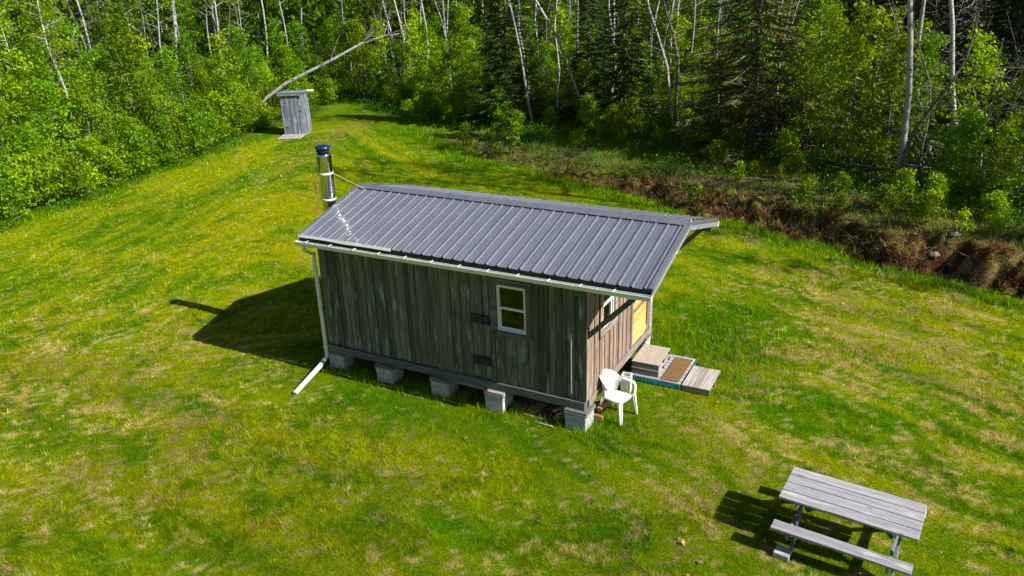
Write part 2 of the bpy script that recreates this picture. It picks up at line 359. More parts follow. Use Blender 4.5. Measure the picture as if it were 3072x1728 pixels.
def leafm(name, lo, hi, trans=.35, tr_c=None, rough=.5, obvar=.42):
    m, nt, b = mat(name, rough, 0, .22)
    at = N(nt, 'ShaderNodeAttribute'); at.attribute_name = 'rnd'
    oi = N(nt, 'ShaderNodeObjectInfo')
    r = ramp(nt, [(0, lo), (1, hi)]); nt.links.new(at.outputs['Fac'], r.inputs[0])
    mr = N(nt, 'ShaderNodeMapRange'); mr.inputs['To Min'].default_value = 1 - obvar; mr.inputs['To Max'].default_value = 1 + obvar; nt.links.new(oi.outputs['Random'], mr.inputs['Value'])
    sc_ = N(nt, 'ShaderNodeVectorMath', operation='SCALE'); nt.links.new(r.outputs[0], sc_.inputs[0]); nt.links.new(mr.outputs[0], sc_.inputs['Scale'])
    nt.links.new(sc_.outputs[0], b.inputs['Base Color'])
    t = N(nt, 'ShaderNodeBsdfTranslucent'); tm = N(nt, 'ShaderNodeVectorMath', operation='MULTIPLY'); tm.inputs[1].default_value = tr_c or (1.6, 1.35, .3)
    nt.links.new(sc_.outputs[0], tm.inputs[0]); nt.links.new(tm.outputs[0], t.inputs[0])
    mx = N(nt, 'ShaderNodeMixShader'); mx.inputs[0].default_value = trans
    nt.links.new(b.outputs[0], mx.inputs[1]); nt.links.new(t.outputs[0], mx.inputs[2]); nt.links.new(mx.outputs[0], nt.nodes['Material Output'].inputs[0])
    return m
M['leaf'] = leafm('broad_green_leaves', (.05, .15, .002), (.23, .42, .005))
M['low_leaf'] = leafm('dark_undergrowth_leaves', (.02, .085, .004), (.10, .25, .008))  # darker green than the tree leaves
M['leaf_y'] = leafm('fresh_yellow_green_leaves', (.11, .24, .002), (.36, .50, .006))
M['needle'] = leafm('dark_spruce_needles', (.008, .030, .008), (.035, .085, .014), .12)
M['needle_b'] = leafm('browning_spruce_needles', (.11, .12, .03), (.33, .31, .09), .2)
def grassm(name, trans=.3):
    m, nt, b = mat(name, .9, 0, .03)
    at = N(nt, 'ShaderNodeAttribute'); at.attribute_name = 'tint'
    nt.links.new(at.outputs['Color'], b.inputs['Base Color'])
    t = N(nt, 'ShaderNodeBsdfTranslucent'); nt.links.new(at.outputs['Color'], t.inputs[0]); mx = N(nt, 'ShaderNodeMixShader'); mx.inputs[0].default_value = trans
    nt.links.new(b.outputs[0], mx.inputs[1]); nt.links.new(t.outputs[0], mx.inputs[2]); nt.links.new(mx.outputs[0], nt.nodes['Material Output'].inputs[0])
    return m
M['grass'] = grassm('grass_blades')
def groundm():
    m, nt, b = mat('lawn_and_earth', 1.0, 0, .02)
    at = N(nt, 'ShaderNodeAttribute'); at.attribute_name = 'tint'; tc = N(nt, 'ShaderNodeTexCoord')
    no = N(nt, 'ShaderNodeTexNoise'); no.inputs['Scale'].default_value = 26; no.inputs['Detail'].default_value = 8; no.inputs['Roughness'].default_value = .7
    nt.links.new(tc.outputs['Object'], no.inputs['Vector'])
    r = ramp(nt, [(.32, (.22,) * 3), (.68, (.95,) * 3)]); nt.links.new(no.outputs[0], r.inputs[0])
    mm = N(nt, 'ShaderNodeMix', data_type='RGBA', blend_type='MULTIPLY'); mm.inputs[0].default_value = 1
    nt.links.new(at.outputs['Color'], mm.inputs[6]); nt.links.new(r.outputs[0], mm.inputs[7]); nt.links.new(mm.outputs[2], b.inputs['Base Color'])
    bump(nt, b, no.outputs[0], .03, .7)
    return m
M['ground'] = groundm()
def barkm(name, base, darkc, th=.60):
    m, nt, b = mat(name, .8, 0, .2)
    tc = N(nt, 'ShaderNodeTexCoord'); mp = N(nt, 'ShaderNodeMapping'); mp.inputs['Scale'].default_value = (5, 5, 14); nt.links.new(tc.outputs['Object'], mp.inputs[0])
    no = N(nt, 'ShaderNodeTexNoise'); no.inputs['Scale'].default_value = 1; no.inputs['Detail'].default_value = 5; nt.links.new(mp.outputs[0], no.inputs['Vector'])
    r = ramp(nt, [(th - .04, base), (th + .05, darkc)]); nt.links.new(no.outputs[0], r.inputs[0])
    oi = N(nt, 'ShaderNodeObjectInfo'); mr = N(nt, 'ShaderNodeMapRange'); mr.inputs['To Min'].default_value = .6; mr.inputs['To Max'].default_value = 1.1; nt.links.new(oi.outputs['Random'], mr.inputs['Value'])
    sc_ = N(nt, 'ShaderNodeVectorMath', operation='SCALE'); nt.links.new(r.outputs[0], sc_.inputs[0]); nt.links.new(mr.outputs[0], sc_.inputs['Scale'])
    nt.links.new(sc_.outputs[0], b.inputs['Base Color']); bump(nt, b, no.outputs[0], .01, .5)
    return m
M['birch'] = barkm('white_birch_bark', (.50, .49, .51), (.07, .06, .06))
M['bark'] = barkm('grey_brown_bark', (.26, .23, .20), (.06, .045, .035), .55)
M['deadwood'] = barkm('bleached_dead_wood', (.27, .24, .235), (.10, .08, .07), .55)

# ------------------------------------------------------------------ ground sheet
def axis_lines(a, b, step, lo, hi):
    mid = np.arange(a, b + 1e-6, step); L = [a]; s = step
    while L[-1] > lo: s *= 1.35; L.append(L[-1] - s)
    Rr = [b]; s = step
    while Rr[-1] < hi: s *= 1.35; Rr.append(Rr[-1] + s)
    return np.concatenate([np.array(L[:0:-1]), mid, np.array(Rr[1:])])
gx = axis_lines(-27, 17, .11, -500, 500); gy = axis_lines(-8, 31, .11, -500, 600)
GX, GY = np.meshgrid(gx, gy, indexing='ij'); fx_, fy_ = GX.ravel(), GY.ravel()
gz = height(fx_, fy_); gc, gdt, gde, gsm = ground_col(fx_, fy_)
me = bpy.data.meshes.new('ground')
nx, ny = len(gx), len(gy)
me.vertices.add(nx * ny); me.vertices.foreach_set('co', np.stack([fx_, fy_, gz], 1).astype(np.float32).ravel())
ii, jj = np.meshgrid(np.arange(nx - 1), np.arange(ny - 1), indexing='ij'); a_ = (ii * ny + jj).ravel()
quad = np.stack([a_, a_ + ny, a_ + ny + 1, a_ + 1], 1).astype(np.int32); nf = len(quad)
me.loops.add(nf * 4); me.loops.foreach_set('vertex_index', quad.ravel()); me.polygons.add(nf)
me.polygons.foreach_set('loop_start', np.arange(0, nf * 4, 4, dtype=np.int32)); me.polygons.foreach_set('loop_total', np.full(nf, 4, dtype=np.int32))
me.update(calc_edges=True)
at = me.attributes.new('tint', 'FLOAT_COLOR', 'POINT'); at.data.foreach_set('color', np.concatenate([gc, np.ones((len(gc), 1))], 1).astype(np.float32).ravel())
me.polygons.foreach_set('use_smooth', [True] * nf)
props(link('ground', me, M['ground']), kind='structure')

# ------------------------------------------------------------------ blades (lawn, long grass, dead grass)
FWD = np.array([cf.x, cf.y]) / math.hypot(cf.x, cf.y); RGT = np.array([FWD[1], -FWD[0]])
def in_view(x, y, margin=1.22, zt=0.0):
    dx, dy = x - CP.x, y - CP.y; f = dx * FWD[0] + dy * FWD[1]; s = dx * RGT[0] + dy * RGT[1]
    depth = f * math.cos(PITCH) + (zt - CP.z) * math.sin(PITCH)
    return (np.abs(s) < depth * .655 * margin + .8) & (f > 7.0)
def blades(n_try, fn):
    """scatter in polar coordinates round the camera's foot so that density falls with distance"""
    d = 8.2 * (44 / 8.2) ** nr.rand(n_try); an = (nr.rand(n_try) - .5) * R(86)
    x = CP.x + d * (FWD[0] * np.cos(an) + RGT[0] * np.sin(an)); y = CP.y + d * (FWD[1] * np.cos(an) + RGT[1] * np.sin(an))
    return x, y, d
UNDER = lambda x, y: (x > 0.05) & (x < 5.95) & (y > 0.15) & (y < 3.5)
def on_objects(x, y):
    o = (x > 6.05) & (x < 7.18) & (y > 2.08) & (y < 3.35); o |= (x > 7.19) & (x < 7.8) & (y > 2.12) & (y < 3.02)
    u = (x + 20.15) * .887 + (y - 20.25) * .461; v = -(x + 20.15) * .461 + (y - 20.25) * .887
    o |= (u > -.1) & (u < 1.3) & (v > -1.35) & (v < 1.5)
    return o
def make_blades(name, x, y, d, h, wd, lean, colmul=(1, 1, 1), cjit=.42, bend=True, col=None):
    n = len(x); z = height(x, y)
    c = ground_col(x, y)[0] if col is None else col
    tf = ss(.28, .72, .6 * fbm(x * 9, y * 9, 61, 2) + .4 * fbm(x * 17, y * 17, 62, 2)); c = c * (.50 + .92 * tf[:, None]); h = h * (.6 + .6 * tf)
    c = c * (1 + (nr.rand(n, 1) - .5) * 2 * cjit) * np.array(colmul)[None]
    c = c * (1 + (nr.rand(n, 3) - .5) * .16)
    a = nr.rand(n) * 2 * np.pi; l = lean * (.3 + .7 * nr.rand(n)); b = nr.rand(n) * 2 * np.pi
    tip = np.stack([x + np.cos(b) * h * l, y + np.sin(b) * h * l, z + h * np.sqrt(np.clip(1 - l * l, .05, 1))], 1)
    ox, oy = np.cos(a) * wd / 2, np.sin(a) * wd / 2
    v = np.stack([np.stack([x - ox, y - oy, z - .01], 1), np.stack([x + ox, y + oy, z - .01], 1), tip], 1).reshape(-1, 3)
    m_ = np_mesh(name, v, 3, col=np.concatenate([np.clip(c, 0, 1), np.ones((n, 1))], 1))
    return link(name, m_, M['grass'])
x, y, d = blades(1250000, None)
dt = sdist(TOE, x, y); de = sdist(EDGE, x, y)
k = (dt < .15) & (de < .6) & in_view(x, y) & ~UNDER(x, y) & ~on_objects(x, y)
x, y, d = x[k], y[k], d[k]
hh = (.028 + .022 * nr.rand(len(x))) * (1 + .9 * (fbm(x * 1.4, y * 1.4, 7) > .58)) * (.9 + d * .018)
g = props(make_blades('lawn_grass', x, y, d, hh, .0062 * (d / 10) ** .9 * (.7 + .6 * nr.rand(len(x))), .9), 'short mown lawn grass mottled green, yellow and straw', 'grass', kind='stuff')

# longer grass round the piers, steps, toe of the bank and by the outhouse
x, y, d = blades(700000, None)
dt = sdist(TOE, x, y); de = sdist(EDGE, x, y)
wgt = np.zeros_like(x)
cabd = np.maximum(np.maximum(-x, x - 6), np.maximum(-y, y - 3.64))
wgt = np.maximum(wgt, .55 * np.exp(-(np.abs(cabd) / .30) ** 2))
pald = np.maximum(np.abs(x - 6.9) - .85, np.abs(y - 2.7) - .62); wgt = np.maximum(wgt, .5 * np.exp(-(pald / .22) ** 2) * (pald > 0) * ((y > 2.75) | (x > 7.9)))
wgt = np.maximum(wgt, .85 * np.exp(-((x - 6.2) ** 2 + (y - .2) ** 2) / .25))
wgt = np.maximum(wgt, .8 * np.exp(-((x - 7.3) ** 2 / 1.2 + (y - 4.6) ** 2 / 1.8)))
wgt = np.maximum(wgt, .95 * np.exp(-((dt + .55) / .5) ** 2) * (fbm(x * .5, y * .5, 12) > .33))
wgt = np.maximum(wgt, .8 * ss(-1.8, .2, de) * (de < 2) )
wgt = np.maximum(wgt, .5 * ss(.5, 1.6, dt) * (dt < 9) * (fbm(x * .5, y * .5, 2) > .42))
k = (nr.rand(len(x)) < wgt) & in_view(x, y) & ~UNDER(x, y) & ~on_objects(x, y)
x, y, d = x[k], y[k], d[k]
hh = (.07 + .11 * nr.rand(len(x))) * (1 + d * .02)
gcx = ground_col(x, y)[0] * .35 + (MID * 1.05)[None] * .65
props(make_blades('long_grass', x, y, d, hh, .009 * (d / 11), .75, col=gcx), 'longer unmown green grass at the bank, the piers and the wood edge', 'grass', kind='stuff')

# dead grass and roots hanging over the cut bank
x, y, d = blades(1500000, None)
dt = sdist(TOE, x, y) + tnoise(x, y)
k = (dt > -.05) & (dt < 2.6) & in_view(x, y, zt=1) & (nr.rand(len(x)) < np.clip(bankH(x) * 2.3, 0, 1) * (.30 + .7 * (fbm(x * 1.6, y * 1.6, 14) > .45)) * np.where(dt < 1.4, 1, .5)) & (x > -11)
x, y, d, dt = x[k], y[k], d[k], dt[k]
t = nr.rand(len(x), 1); n2 = fbm(x * 1.3, y * 1.3, 21)[:, None]
brown = (BRN * np.array([1.25, .85, .8]))[None] * (1.3 * t + .35) ; tan = TANC[None] * (.5 + .7 * t); grn = MID[None] * (.8 + .5 * t)
c = np.where(t * .9 + n2 * .9 < np.where(dt < 1.3, 1.02, .78)[:, None], brown, tan); c = np.where((nr.rand(len(x), 1) + n2 * .8) > 1.30, grn, c)
props(make_blades('dead_grass', x, y, d, .09 + .16 * nr.rand(len(x)), .013 * (d / 22) + .003, .97, col=c), 'brown and tan dead grass and roots on the cut bank', 'grass', kind='stuff')

# ------------------------------------------------------------------ cabin
cab = thing('cabin', 'small weathered board cabin on concrete block piers with grey metal roof', 'cabin', (0, 0, 0))
L_, D_, ZB, ZS = 6.0, 3.64, .42, .60
SL = .2577; EY, EZ, RY = -.279, 3.108, 1.82
def roofz(y): return EZ + (y - EY) * SL if y <= RY else EZ + (2 * RY - EY - y) * SL
def boards(axis, u0, u1, pos, out, z0, ztop, holes, wmin=.10, wmax=.15):
    mb = MB(); u = u0; i = 0
    while u < u1 - 1e-3:
        ww = rnd.uniform(wmin, wmax); ue = min(u + ww, u1)
        if u1 - ue < .06: ue = u1
        off = .014 if i % 2 else 0.0; i += 1
        g0, g1 = u + .0045, ue - .0045
        g0 = max(g0, u0); g1 = min(g1, u1)
        zt = min(ztop(g0), ztop(g1)) ; segs = [(z0 + rnd.uniform(-.012, .012), zt)]
        for (ha, hb, hc, hd) in holes:
            ns = []
            for (sa, sb) in segs:
                if g1 > ha and g0 < hb and sb > hc and sa < hd:
                    if g0 < ha - .02 or g1 > hb + .02:      # board partly beside the hole: split it across
                        if g0 < ha: a2 = (g0, ha)
                        else: a2 = (hb, g1)
                        pa = sorted((pos + out * off, pos + out * (off + .022)))
                        if axis == 0: mb.box(a2[0], a2[1], pa[0], pa[1], max(sa, hc), min(sb, hd))
                        else: mb.box(pa[0], pa[1], a2[0], a2[1], max(sa, hc), min(sb, hd))
                    if hc - sa > .03: ns.append((sa, hc))
                    if sb - hd > .03: ns.append((hd, sb))
                else: ns.append((sa, sb))
            segs = ns
        rv = rnd.random()
        for (sa, sb) in segs:
            pa = sorted((pos + out * off, pos + out * (off + .022)))
            if axis == 0: mb.box(g0, g1, pa[0], pa[1], sa, sb, rv)
            else: mb.box(pa[0], pa[1], g0, g1, sa, sb, rv)
        u = ue
    return mb
HF = [(4.235, 4.845, 1.72, 2.65)]
HRt = [(.72, 1.33, 1.72, 2.65), (2.40, 3.42, .60, 2.50)]
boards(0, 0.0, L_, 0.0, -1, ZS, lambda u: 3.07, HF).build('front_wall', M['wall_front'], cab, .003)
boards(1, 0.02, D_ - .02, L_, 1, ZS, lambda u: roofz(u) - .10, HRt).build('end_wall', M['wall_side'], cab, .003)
boards(1, 0.0, D_, 0.0, -1, ZS, lambda u: roofz(u) - .10, []).build('end_wall', M['wall_side'], cab)
boards(0, 0.0, L_, D_, 1, ZS, lambda u: 3.07, []).build('rear_wall', M['wall_side'], cab)
# inner lining (pine, seen through the panes)
mb = MB()
def lining(axis, u0, u1, p0, p1, z0, z1, holes):
    us = sorted({u0, u1} | {h[0] for h in holes} | {h[1] for h in holes})
    for a, b in zip(us[:-1], us[1:]):
        sg = [(z0, z1)]
        for h in holes:
            if a >= h[0] - 1e-6 and b <= h[1] + 1e-6: sg = [(z0, h[2]), (h[3], z1)]
        for za, zb_ in sg:
            if zb_ - za > .01:
                if axis == 0: mb.box(a, b, p0, p1, za, zb_)
                else: mb.box(p0, p1, a, b, za, zb_)
lining(0, .1, L_ - .1, .012, .09, .62, 3.0, HF); lining(0, .1, L_ - .1, D_ - .09, D_ - .012, .62, 3.0, [])
lining(1, .012, D_ - .012, L_ - .09, L_ - .012, .62, 3.0, HRt); lining(1, .012, D_ - .012, .012, .09, .62, 3.0, [])
mb.build('lining', M['inside'], cab); mb = MB(); lining(0, .0, L_, .002, .0115, ZS, 3.0, HF); lining(1, .0, D_, L_ - .0115, L_ - .002, ZS, 3.0, HRt); mb.build('backing', M['dark'], cab); mb = MB()
mb.box(.1, L_ - .1, .1, D_ - .1, .56, .61)
mb.box(.02, L_ - .02, .02, D_ - .02, 3.0, 3.03)
mb.build('floor', M['inside'], cab)
# sill beams
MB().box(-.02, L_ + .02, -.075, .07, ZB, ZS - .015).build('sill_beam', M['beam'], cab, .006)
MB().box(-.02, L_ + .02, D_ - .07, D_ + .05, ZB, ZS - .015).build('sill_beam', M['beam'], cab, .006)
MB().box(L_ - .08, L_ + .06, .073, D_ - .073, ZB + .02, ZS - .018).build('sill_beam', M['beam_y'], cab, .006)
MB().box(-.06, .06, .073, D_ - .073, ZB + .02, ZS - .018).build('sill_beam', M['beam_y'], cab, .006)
mb = MB()
for fx in np.arange(.5, 5.8, .5): mb.box(fx - .02, fx + .02, .08, D_ - .08, .44, .555)
mb.build('floor_joists', M['beam_y'], cab)
mb = MB(); mb.box(2.9, 3.9, -.095, -.076, ZB - .045, ZB + .03); mb.build('sill_plank', M['beam'], cab, .003)
# corner boards
MB().box(L_ - .10, L_ + .045, -.048, -.026, ZS, 3.05).build('corner_board', M['wall_front'], cab, .002)
MB().box(L_ + .024, L_ + .046, -.024, .10, ZS, 3.04).build('corner_board', M['wall_side'], cab, .002)
MB().box(L_ + .024, L_ + .05, D_ - .13, D_ + .05, ZB, 3.0).build('corner_board', M['fascia'], cab, .002)
MB().box(5.738, 5.752, -.052, -.044, .72, 1.93).build('lit_edge_strip', M['vinyl'], cab)  # white strip stands in for a sunlit batten edge, brightness in its colour
# roof: ribbed steel
P = .2286; XR0 = -.165; XL, XRr = -.215, 7.287
def rib_profile(zf):
    prof = [(XL, 0)]
    k = 0
    while XR0 + k * P < XRr + .02:
        c = XR0 + k * P
        for dx, dz in ((-.031, 0), (-.013, .021), (.013, .021), (.031, 0), (.078, 0), (.086, .005), (.094, 0), (.134, 0), (.142, .005), (.150, 0)):
            if XL < c + dx < XRr: prof.append((c + dx, dz))
        k += 1
    prof.append((XRr, 0)); return prof
prof = rib_profile(0)
for side in (0, 1):
    ye, yr = (EY, RY) if side == 0 else (2 * RY - EY, RY)
    mb = MB(); n_ = len(prof); steps = 5
    vs = []
    for s in range(steps + 1):
        yy = ye + (yr - ye) * s / steps
        for px, dz in prof: vs.append((px, yy, roofz(yy) + dz + rnd.uniform(-.0012, .0012) - (.004 if s == 0 and dz == 0 else 0)))
    fs = []
    for s in range(steps):
        for i in range(n_ - 1):
            a = s * n_ + i; q = (a, a + 1, a + n_ + 1, a + n_)
            fs.append(q if side == 0 else q[::-1])
    mb.add(vs, fs); mb.build('roof_panel', M['roof'], cab, solid=.003)
# deck + rafters below
mb = MB()
for (ya, yb) in ((EY + .015, RY), (2 * RY - EY - .015, RY)):
    za, zb_ = roofz(ya) - .012, roofz(yb) - .012
    for x0_, x1_ in ((XL + .02, XRr - .02),):
        vs = [(x0_, ya, za - .03), (x1_, ya, za - .03), (x1_, yb, zb_ - .03), (x0_, yb, zb_ - .03), (x0_, ya, za), (x1_, ya, za), (x1_, yb, zb_), (x0_, yb, zb_)]
        mb.add(vs, [(3, 2, 1, 0), (4, 5, 6, 7), (0, 1, 5, 4), (1, 2, 6, 5), (2, 3, 7, 6), (3, 0, 4, 7)])
mb.build('roof_deck', M['brace'], cab)
mb = MB()
for rx in list(np.arange(.03, 6.0, .6)) + [6.42, 6.84]:
    for ya in (EY + .03, 2 * RY - EY - .03):
        mb.beam((rx, ya, roofz(ya) - .095), (rx, RY, roofz(RY) - .095), .04, .09)
mb.build('rafters', M['brace'], cab)
# fascia at rakes and eaves
for xx in (XL + .004, XRr - .024):
    for ya in (EY, 2 * RY - EY):
        mb = MB(); za, zb_ = roofz(ya) - .006, roofz(RY) - .006; x0_, x1_ = xx, xx + .02
        vs = [(x0_, ya, za - .15), (x1_, ya, za - .15), (x1_, RY, zb_ - .15), (x0_, RY, zb_ - .15), (x0_, ya, za), (x1_, ya, za), (x1_, RY, zb_), (x0_, RY, zb_)]
        mb.add(vs, [(3, 2, 1, 0), (4, 5, 6, 7), (0, 1, 5, 4), (1, 2, 6, 5), (2, 3, 7, 6), (3, 0, 4, 7)])
        mb.build('rake_board', M['fascia'], cab, .002)
MB().box(XL + .03, XRr - .03, EY + .0, EY + .02, EZ - .16, EZ - .008).build('eave_board', M['dark'], cab)  # near-black colour stands in for the shade between roof edge and gutter
MB().box(XL + .03, XRr - .03, 2 * RY - EY - .02, 2 * RY - EY, EZ - .16, EZ - .008).build('eave_board', M['fascia'], cab)
# rake trim (folded steel) along both ends, front and rear
for xx, sgn in ((XRr, 1), (XL, -1)):
    for ya in (EY - .004, 2 * RY - EY + .004):
        mb = MB(); x0_, x1_ = sorted((xx - sgn * .075, xx + sgn * .006)); za, zb_ = roofz(ya), roofz(RY)
        for (xa, xb, t0, t1) in ((x0_, x1_, .024, .030), ((x1_ - .004, x1_ + .002, -.05, .024) if sgn > 0 else (x0_ - .002, x0_ + .004, -.05, .024))):
            vs = [(xa, ya, za + t0), (xb, ya, za + t0), (xb, RY, zb_ + t0), (xa, RY, zb_ + t0), (xa, ya, za + t1), (xb, ya, za + t1), (xb, RY, zb_ + t1), (xa, RY, zb_ + t1)]
            mb.add(vs, [(3, 2, 1, 0), (4, 5, 6, 7), (0, 1, 5, 4), (1, 2, 6, 5), (2, 3, 7, 6), (3, 0, 4, 7)])
        mb.build('rake_trim', M['roof'], cab)
# ridge cap
mb = MB()
for s in (-1, 1):
    yo = RY + s * .165; zo = roofz(yo) + .027; zr = roofz(RY) + .034
    vs = [(XL - .01, yo, zo), (XRr + .01, yo, zo), (XRr + .01, RY, zr), (XL - .01, RY, zr)]
    vs += [(a, b, c + .004) for a, b, c in vs]
    mb.add(vs, [(3, 2, 1, 0), (4, 5, 6, 7), (0, 1, 5, 4), (1, 2, 6, 5), (2, 3, 7, 6), (3, 0, 4, 7)])
mb.build('ridge_cap', M['roof'], cab)
MB().box(XRr + .0, XRr + .016, RY - .02, RY + .02, roofz(RY) + .018, roofz(RY) + .05).build('ridge_end_plug', M['vinyl'], cab)
# drip edge strip on the left part of the front eave
mb = MB()
pts = [(XL, 0.0), (.5, .012), (1.0, -.004), (1.6, .006), (2.1, 0)]
for (xa, da), (xb, db) in zip(pts[:-1], pts[1:]):
    mb.add([(xa, EY - .022, EZ - .030 + da), (xb, EY - .022, EZ - .030 + db), (xb, EY - .003, EZ + .022 + db * .3), (xa, EY - .003, EZ + .022 + da * .3),
            (xa, EY - .018, EZ - .030 + da), (xb, EY - .018, EZ - .030 + db), (xb, EY + .003, EZ + .022 + db * .3), (xa, EY + .003, EZ + .022 + da * .3)],
           [(3, 2, 1, 0), (4, 5, 6, 7), (0, 1, 5, 4), (1, 2, 6, 5), (2, 3, 7, 6), (3, 0, 4, 7)])
mb.build('drip_edge', M['trimwhite'], cab)
# gutters
def gutter(ys, sgn, parent):
    prof_ = [(0.0, 0.0), (0.0, -.085), (.055, -.095), (.085, -.07), (.10, -.01), (.112, 0.0), (.112, .006), (.095, .006), (.078, -.06), (.052, -.086), (.006, -.078), (.006, 0)]
    mb = MB(); vs = []
    for xx in (XL - .03, XRr + .005):
        for a, b in prof_: vs.append((xx, ys + sgn * a, EZ - .085 + b - (.02 if xx < 1 else 0) ))
    n_ = len(prof_); fs = []
    for i in range(n_):
        q = (i, (i + 1) % n_, n_ + (i + 1) % n_, n_ + i); fs.append(q if sgn > 0 else q[::-1])
    mb.add(vs, fs)
    for xx, ex in ((XL - .03, -.004), (XRr + .005, .004)):
        a = [(xx, ys + sgn * p, EZ - .085 + b - (.02 if xx < 1 else 0)) for p, b in prof_[:6]]
        b_ = [(v[0] + ex, v[1], v[2]) for v in a]
        mb.add(a + b_, [tuple(range(6)), tuple(reversed(range(6, 12)))] + [(i, i + 6, (i + 1) % 6 + 6, (i + 1) % 6) for i in range(6)])
    g_ = mb.build('gutter', M['gutter'], parent)
    return g_
gt = gutter(EY - .012, -1, cab)
for gx_ in np.arange(.05, 7.2, .6):
    MB().box(gx_ - .014, gx_ + .014, EY - .125, EY + .0, EZ - .082, EZ - .077).build('gutter_strap', M['gutter'], gt)
gutter(2 * RY - EY + .012, 1, cab)
# downspout
mb = MB()
x_ = -.06
mb.beam((x_, EY - .06, 2.93), (x_, EY - .055, 2.80), .075, .055, up=(0, 1, 0))
mb.beam((x_, EY - .06, 2.82), (x_, -.09, 2.66), .073, .053, up=(0, 1, 0))
mb.beam((x_, -.085, 2.70), (x_, -.085, .26), .075, .055, up=(0, 1, 0))
mb.beam((x_, -.08, .29), (x_ + .03, -.38, .20), .073, .055)
dsp = mb.build('downspout', M['gutter'], cab, .006)
MB().beam((x_ + .03, -.33, .205), (.10, -1.33, .045), .085, .062).build('downspout_extension', M['vinyl'], dsp, .006)
for z_ in (1.5, .5): MB().box(x_ - .045, x_ + .045, -.116, -.05, z_, z_ + .03).build('downspout_bracket', M['gutter'], dsp)
# porch braces and plates
for yy in (.02, D_ - .02):
    mb = MB(); mb.beam((L_ + .03, yy, 1.90), (7.02, yy, 2.93), .085, .09); mb.build('brace', M['brace'], cab, .004)
    mb = MB(); mb.box(5.9, XRr - .03, yy - .045, yy + .045, 2.93, 3.03); mb.build('top_plate', M['brace'], cab, .004)
# windows
def window(axis, u0, u1, z0, z1, pos, out, parent):
    wmb = MB(); t = .032; a0, a1 = pos - out * .05, pos + out * .036
    def bx(ua, ub, za, zb_, p0, p1, m_):
        p0, p1 = sorted((p0, p1))
        if axis == 0: m_.box(ua, ub, p0, p1, za, zb_)
        else: m_.box(p0, p1, ua, ub, za, zb_)
    bx(u0, u0 + t, z0, z1, a0, a1, wmb); bx(u1 - t, u1, z0, z1, a0, a1, wmb); bx(u0 + t, u1 - t, z0, z0 + t, a0, a1, wmb); bx(u0 + t, u1 - t, z1 - t, z1, a0, a1, wmb)
    wf = wmb.build('window', M['vinyl'], parent, .003)
    zm = (z0 + z1) / 2
    for k_, (za, zb_, off) in enumerate(((zm - .01, z1 - t, .016), (z0 + t, zm + .02, -.008))):
        s = MB(); q = .026 if k_ == 0 else .034; b0, b1 = pos + out * (off - .016), pos + out * (off + .006)
        bx(u0 + t, u0 + t + q, za, zb_, b0, b1, s); bx(u1 - t - q, u1 - t, za, zb_, b0, b1, s)
        bx(u0 + t + q, u1 - t - q, za, za + q + .008, b0, b1, s); bx(u0 + t + q, u1 - t - q, zb_ - q, zb_, b0, b1, s)
        if k_ == 0: bx(u0 + t, u1 - t, zm - .02, zm + .018, pos + out * .022, pos + out * .034, s)
        s.build('sash', M['vinyl'], wf, .002)
        g_ = MB(); bx(u0 + t + q - .002, u1 - t - q + .002, za + q, zb_ - q, b0 + out * .008, b0 + out * .011, g_); g_.build('pane', M['glass'], wf)
    return wf
window(0, 4.235, 4.845, 1.72, 2.65, 0.0, -1, cab)
window(1, .72, 1.33, 1.72, 2.65, L_, 1, cab)
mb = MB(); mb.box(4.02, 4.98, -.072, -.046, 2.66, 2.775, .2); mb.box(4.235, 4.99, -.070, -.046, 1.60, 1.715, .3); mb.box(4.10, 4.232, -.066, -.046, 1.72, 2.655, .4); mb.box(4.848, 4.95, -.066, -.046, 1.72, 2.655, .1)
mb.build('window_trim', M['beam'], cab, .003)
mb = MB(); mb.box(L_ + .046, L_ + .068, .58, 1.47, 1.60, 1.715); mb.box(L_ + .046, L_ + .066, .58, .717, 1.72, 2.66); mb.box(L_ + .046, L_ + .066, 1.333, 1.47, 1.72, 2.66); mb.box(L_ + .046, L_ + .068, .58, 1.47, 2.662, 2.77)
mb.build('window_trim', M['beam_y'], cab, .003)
# hanging white lantern seen inside
lt_ = MB(); lt_.lathe([(.05, 2.30), (.055, 2.31), (.055, 2.43), (.03, 2.45)], 4.50, .55, 16); lt_.tube([(4.5, .55, 2.45), (4.5, .55, 3.0)], .004, 5)
lt_.build('hanging_lamp', M['vinyl'], cab, smooth=False)
# door
mb = MB(); z_ = .62
while z_ < 2.44:
    h_ = rnd.uniform(.11, .15); mb.box(L_ - .02, L_ + .022, 2.44, 3.34, z_, min(z_ + h_, 2.46) - .003); z_ += h_
dr = mb.build('door', M['door'], cab, .002)
props(dr, 'yellow varnished plank door')
MB().box(L_ + .024, L_ + .040, 2.44, 3.34, .63, .74).build('door_rail', M['door'], dr, .002)
for i_, (yy, zz) in enumerate([(2.52, 1.36), (2.64, 1.36), (2.77, 1.365), (2.90, 1.36), (3.03, 1.37), (3.15, 1.36), (2.55, 1.60), (2.74, 1.61), (2.90, 1.60), (3.05, 1.60)]):
    mb = MB(); mb.box(L_ + .024, L_ + .028, yy - .022, yy + .024, zz - .055, zz + .05, jit=.002)
    mb.add([(L_ + .0285, yy + .02, zz - .02), (L_ + .0285, yy + .05, zz - .01), (L_ + .0285, yy + .05, zz + .045), (L_ + .0285, yy + .02, zz + .05)], [(0, 1, 2, 3)])
    mb.build('carved_letter', M['mark'], dr)
MB().box(L_ + .046, L_ + .075, 3.28, 3.31, 1.50, 1.62).build('door_handle', M['dark'], dr, .004)
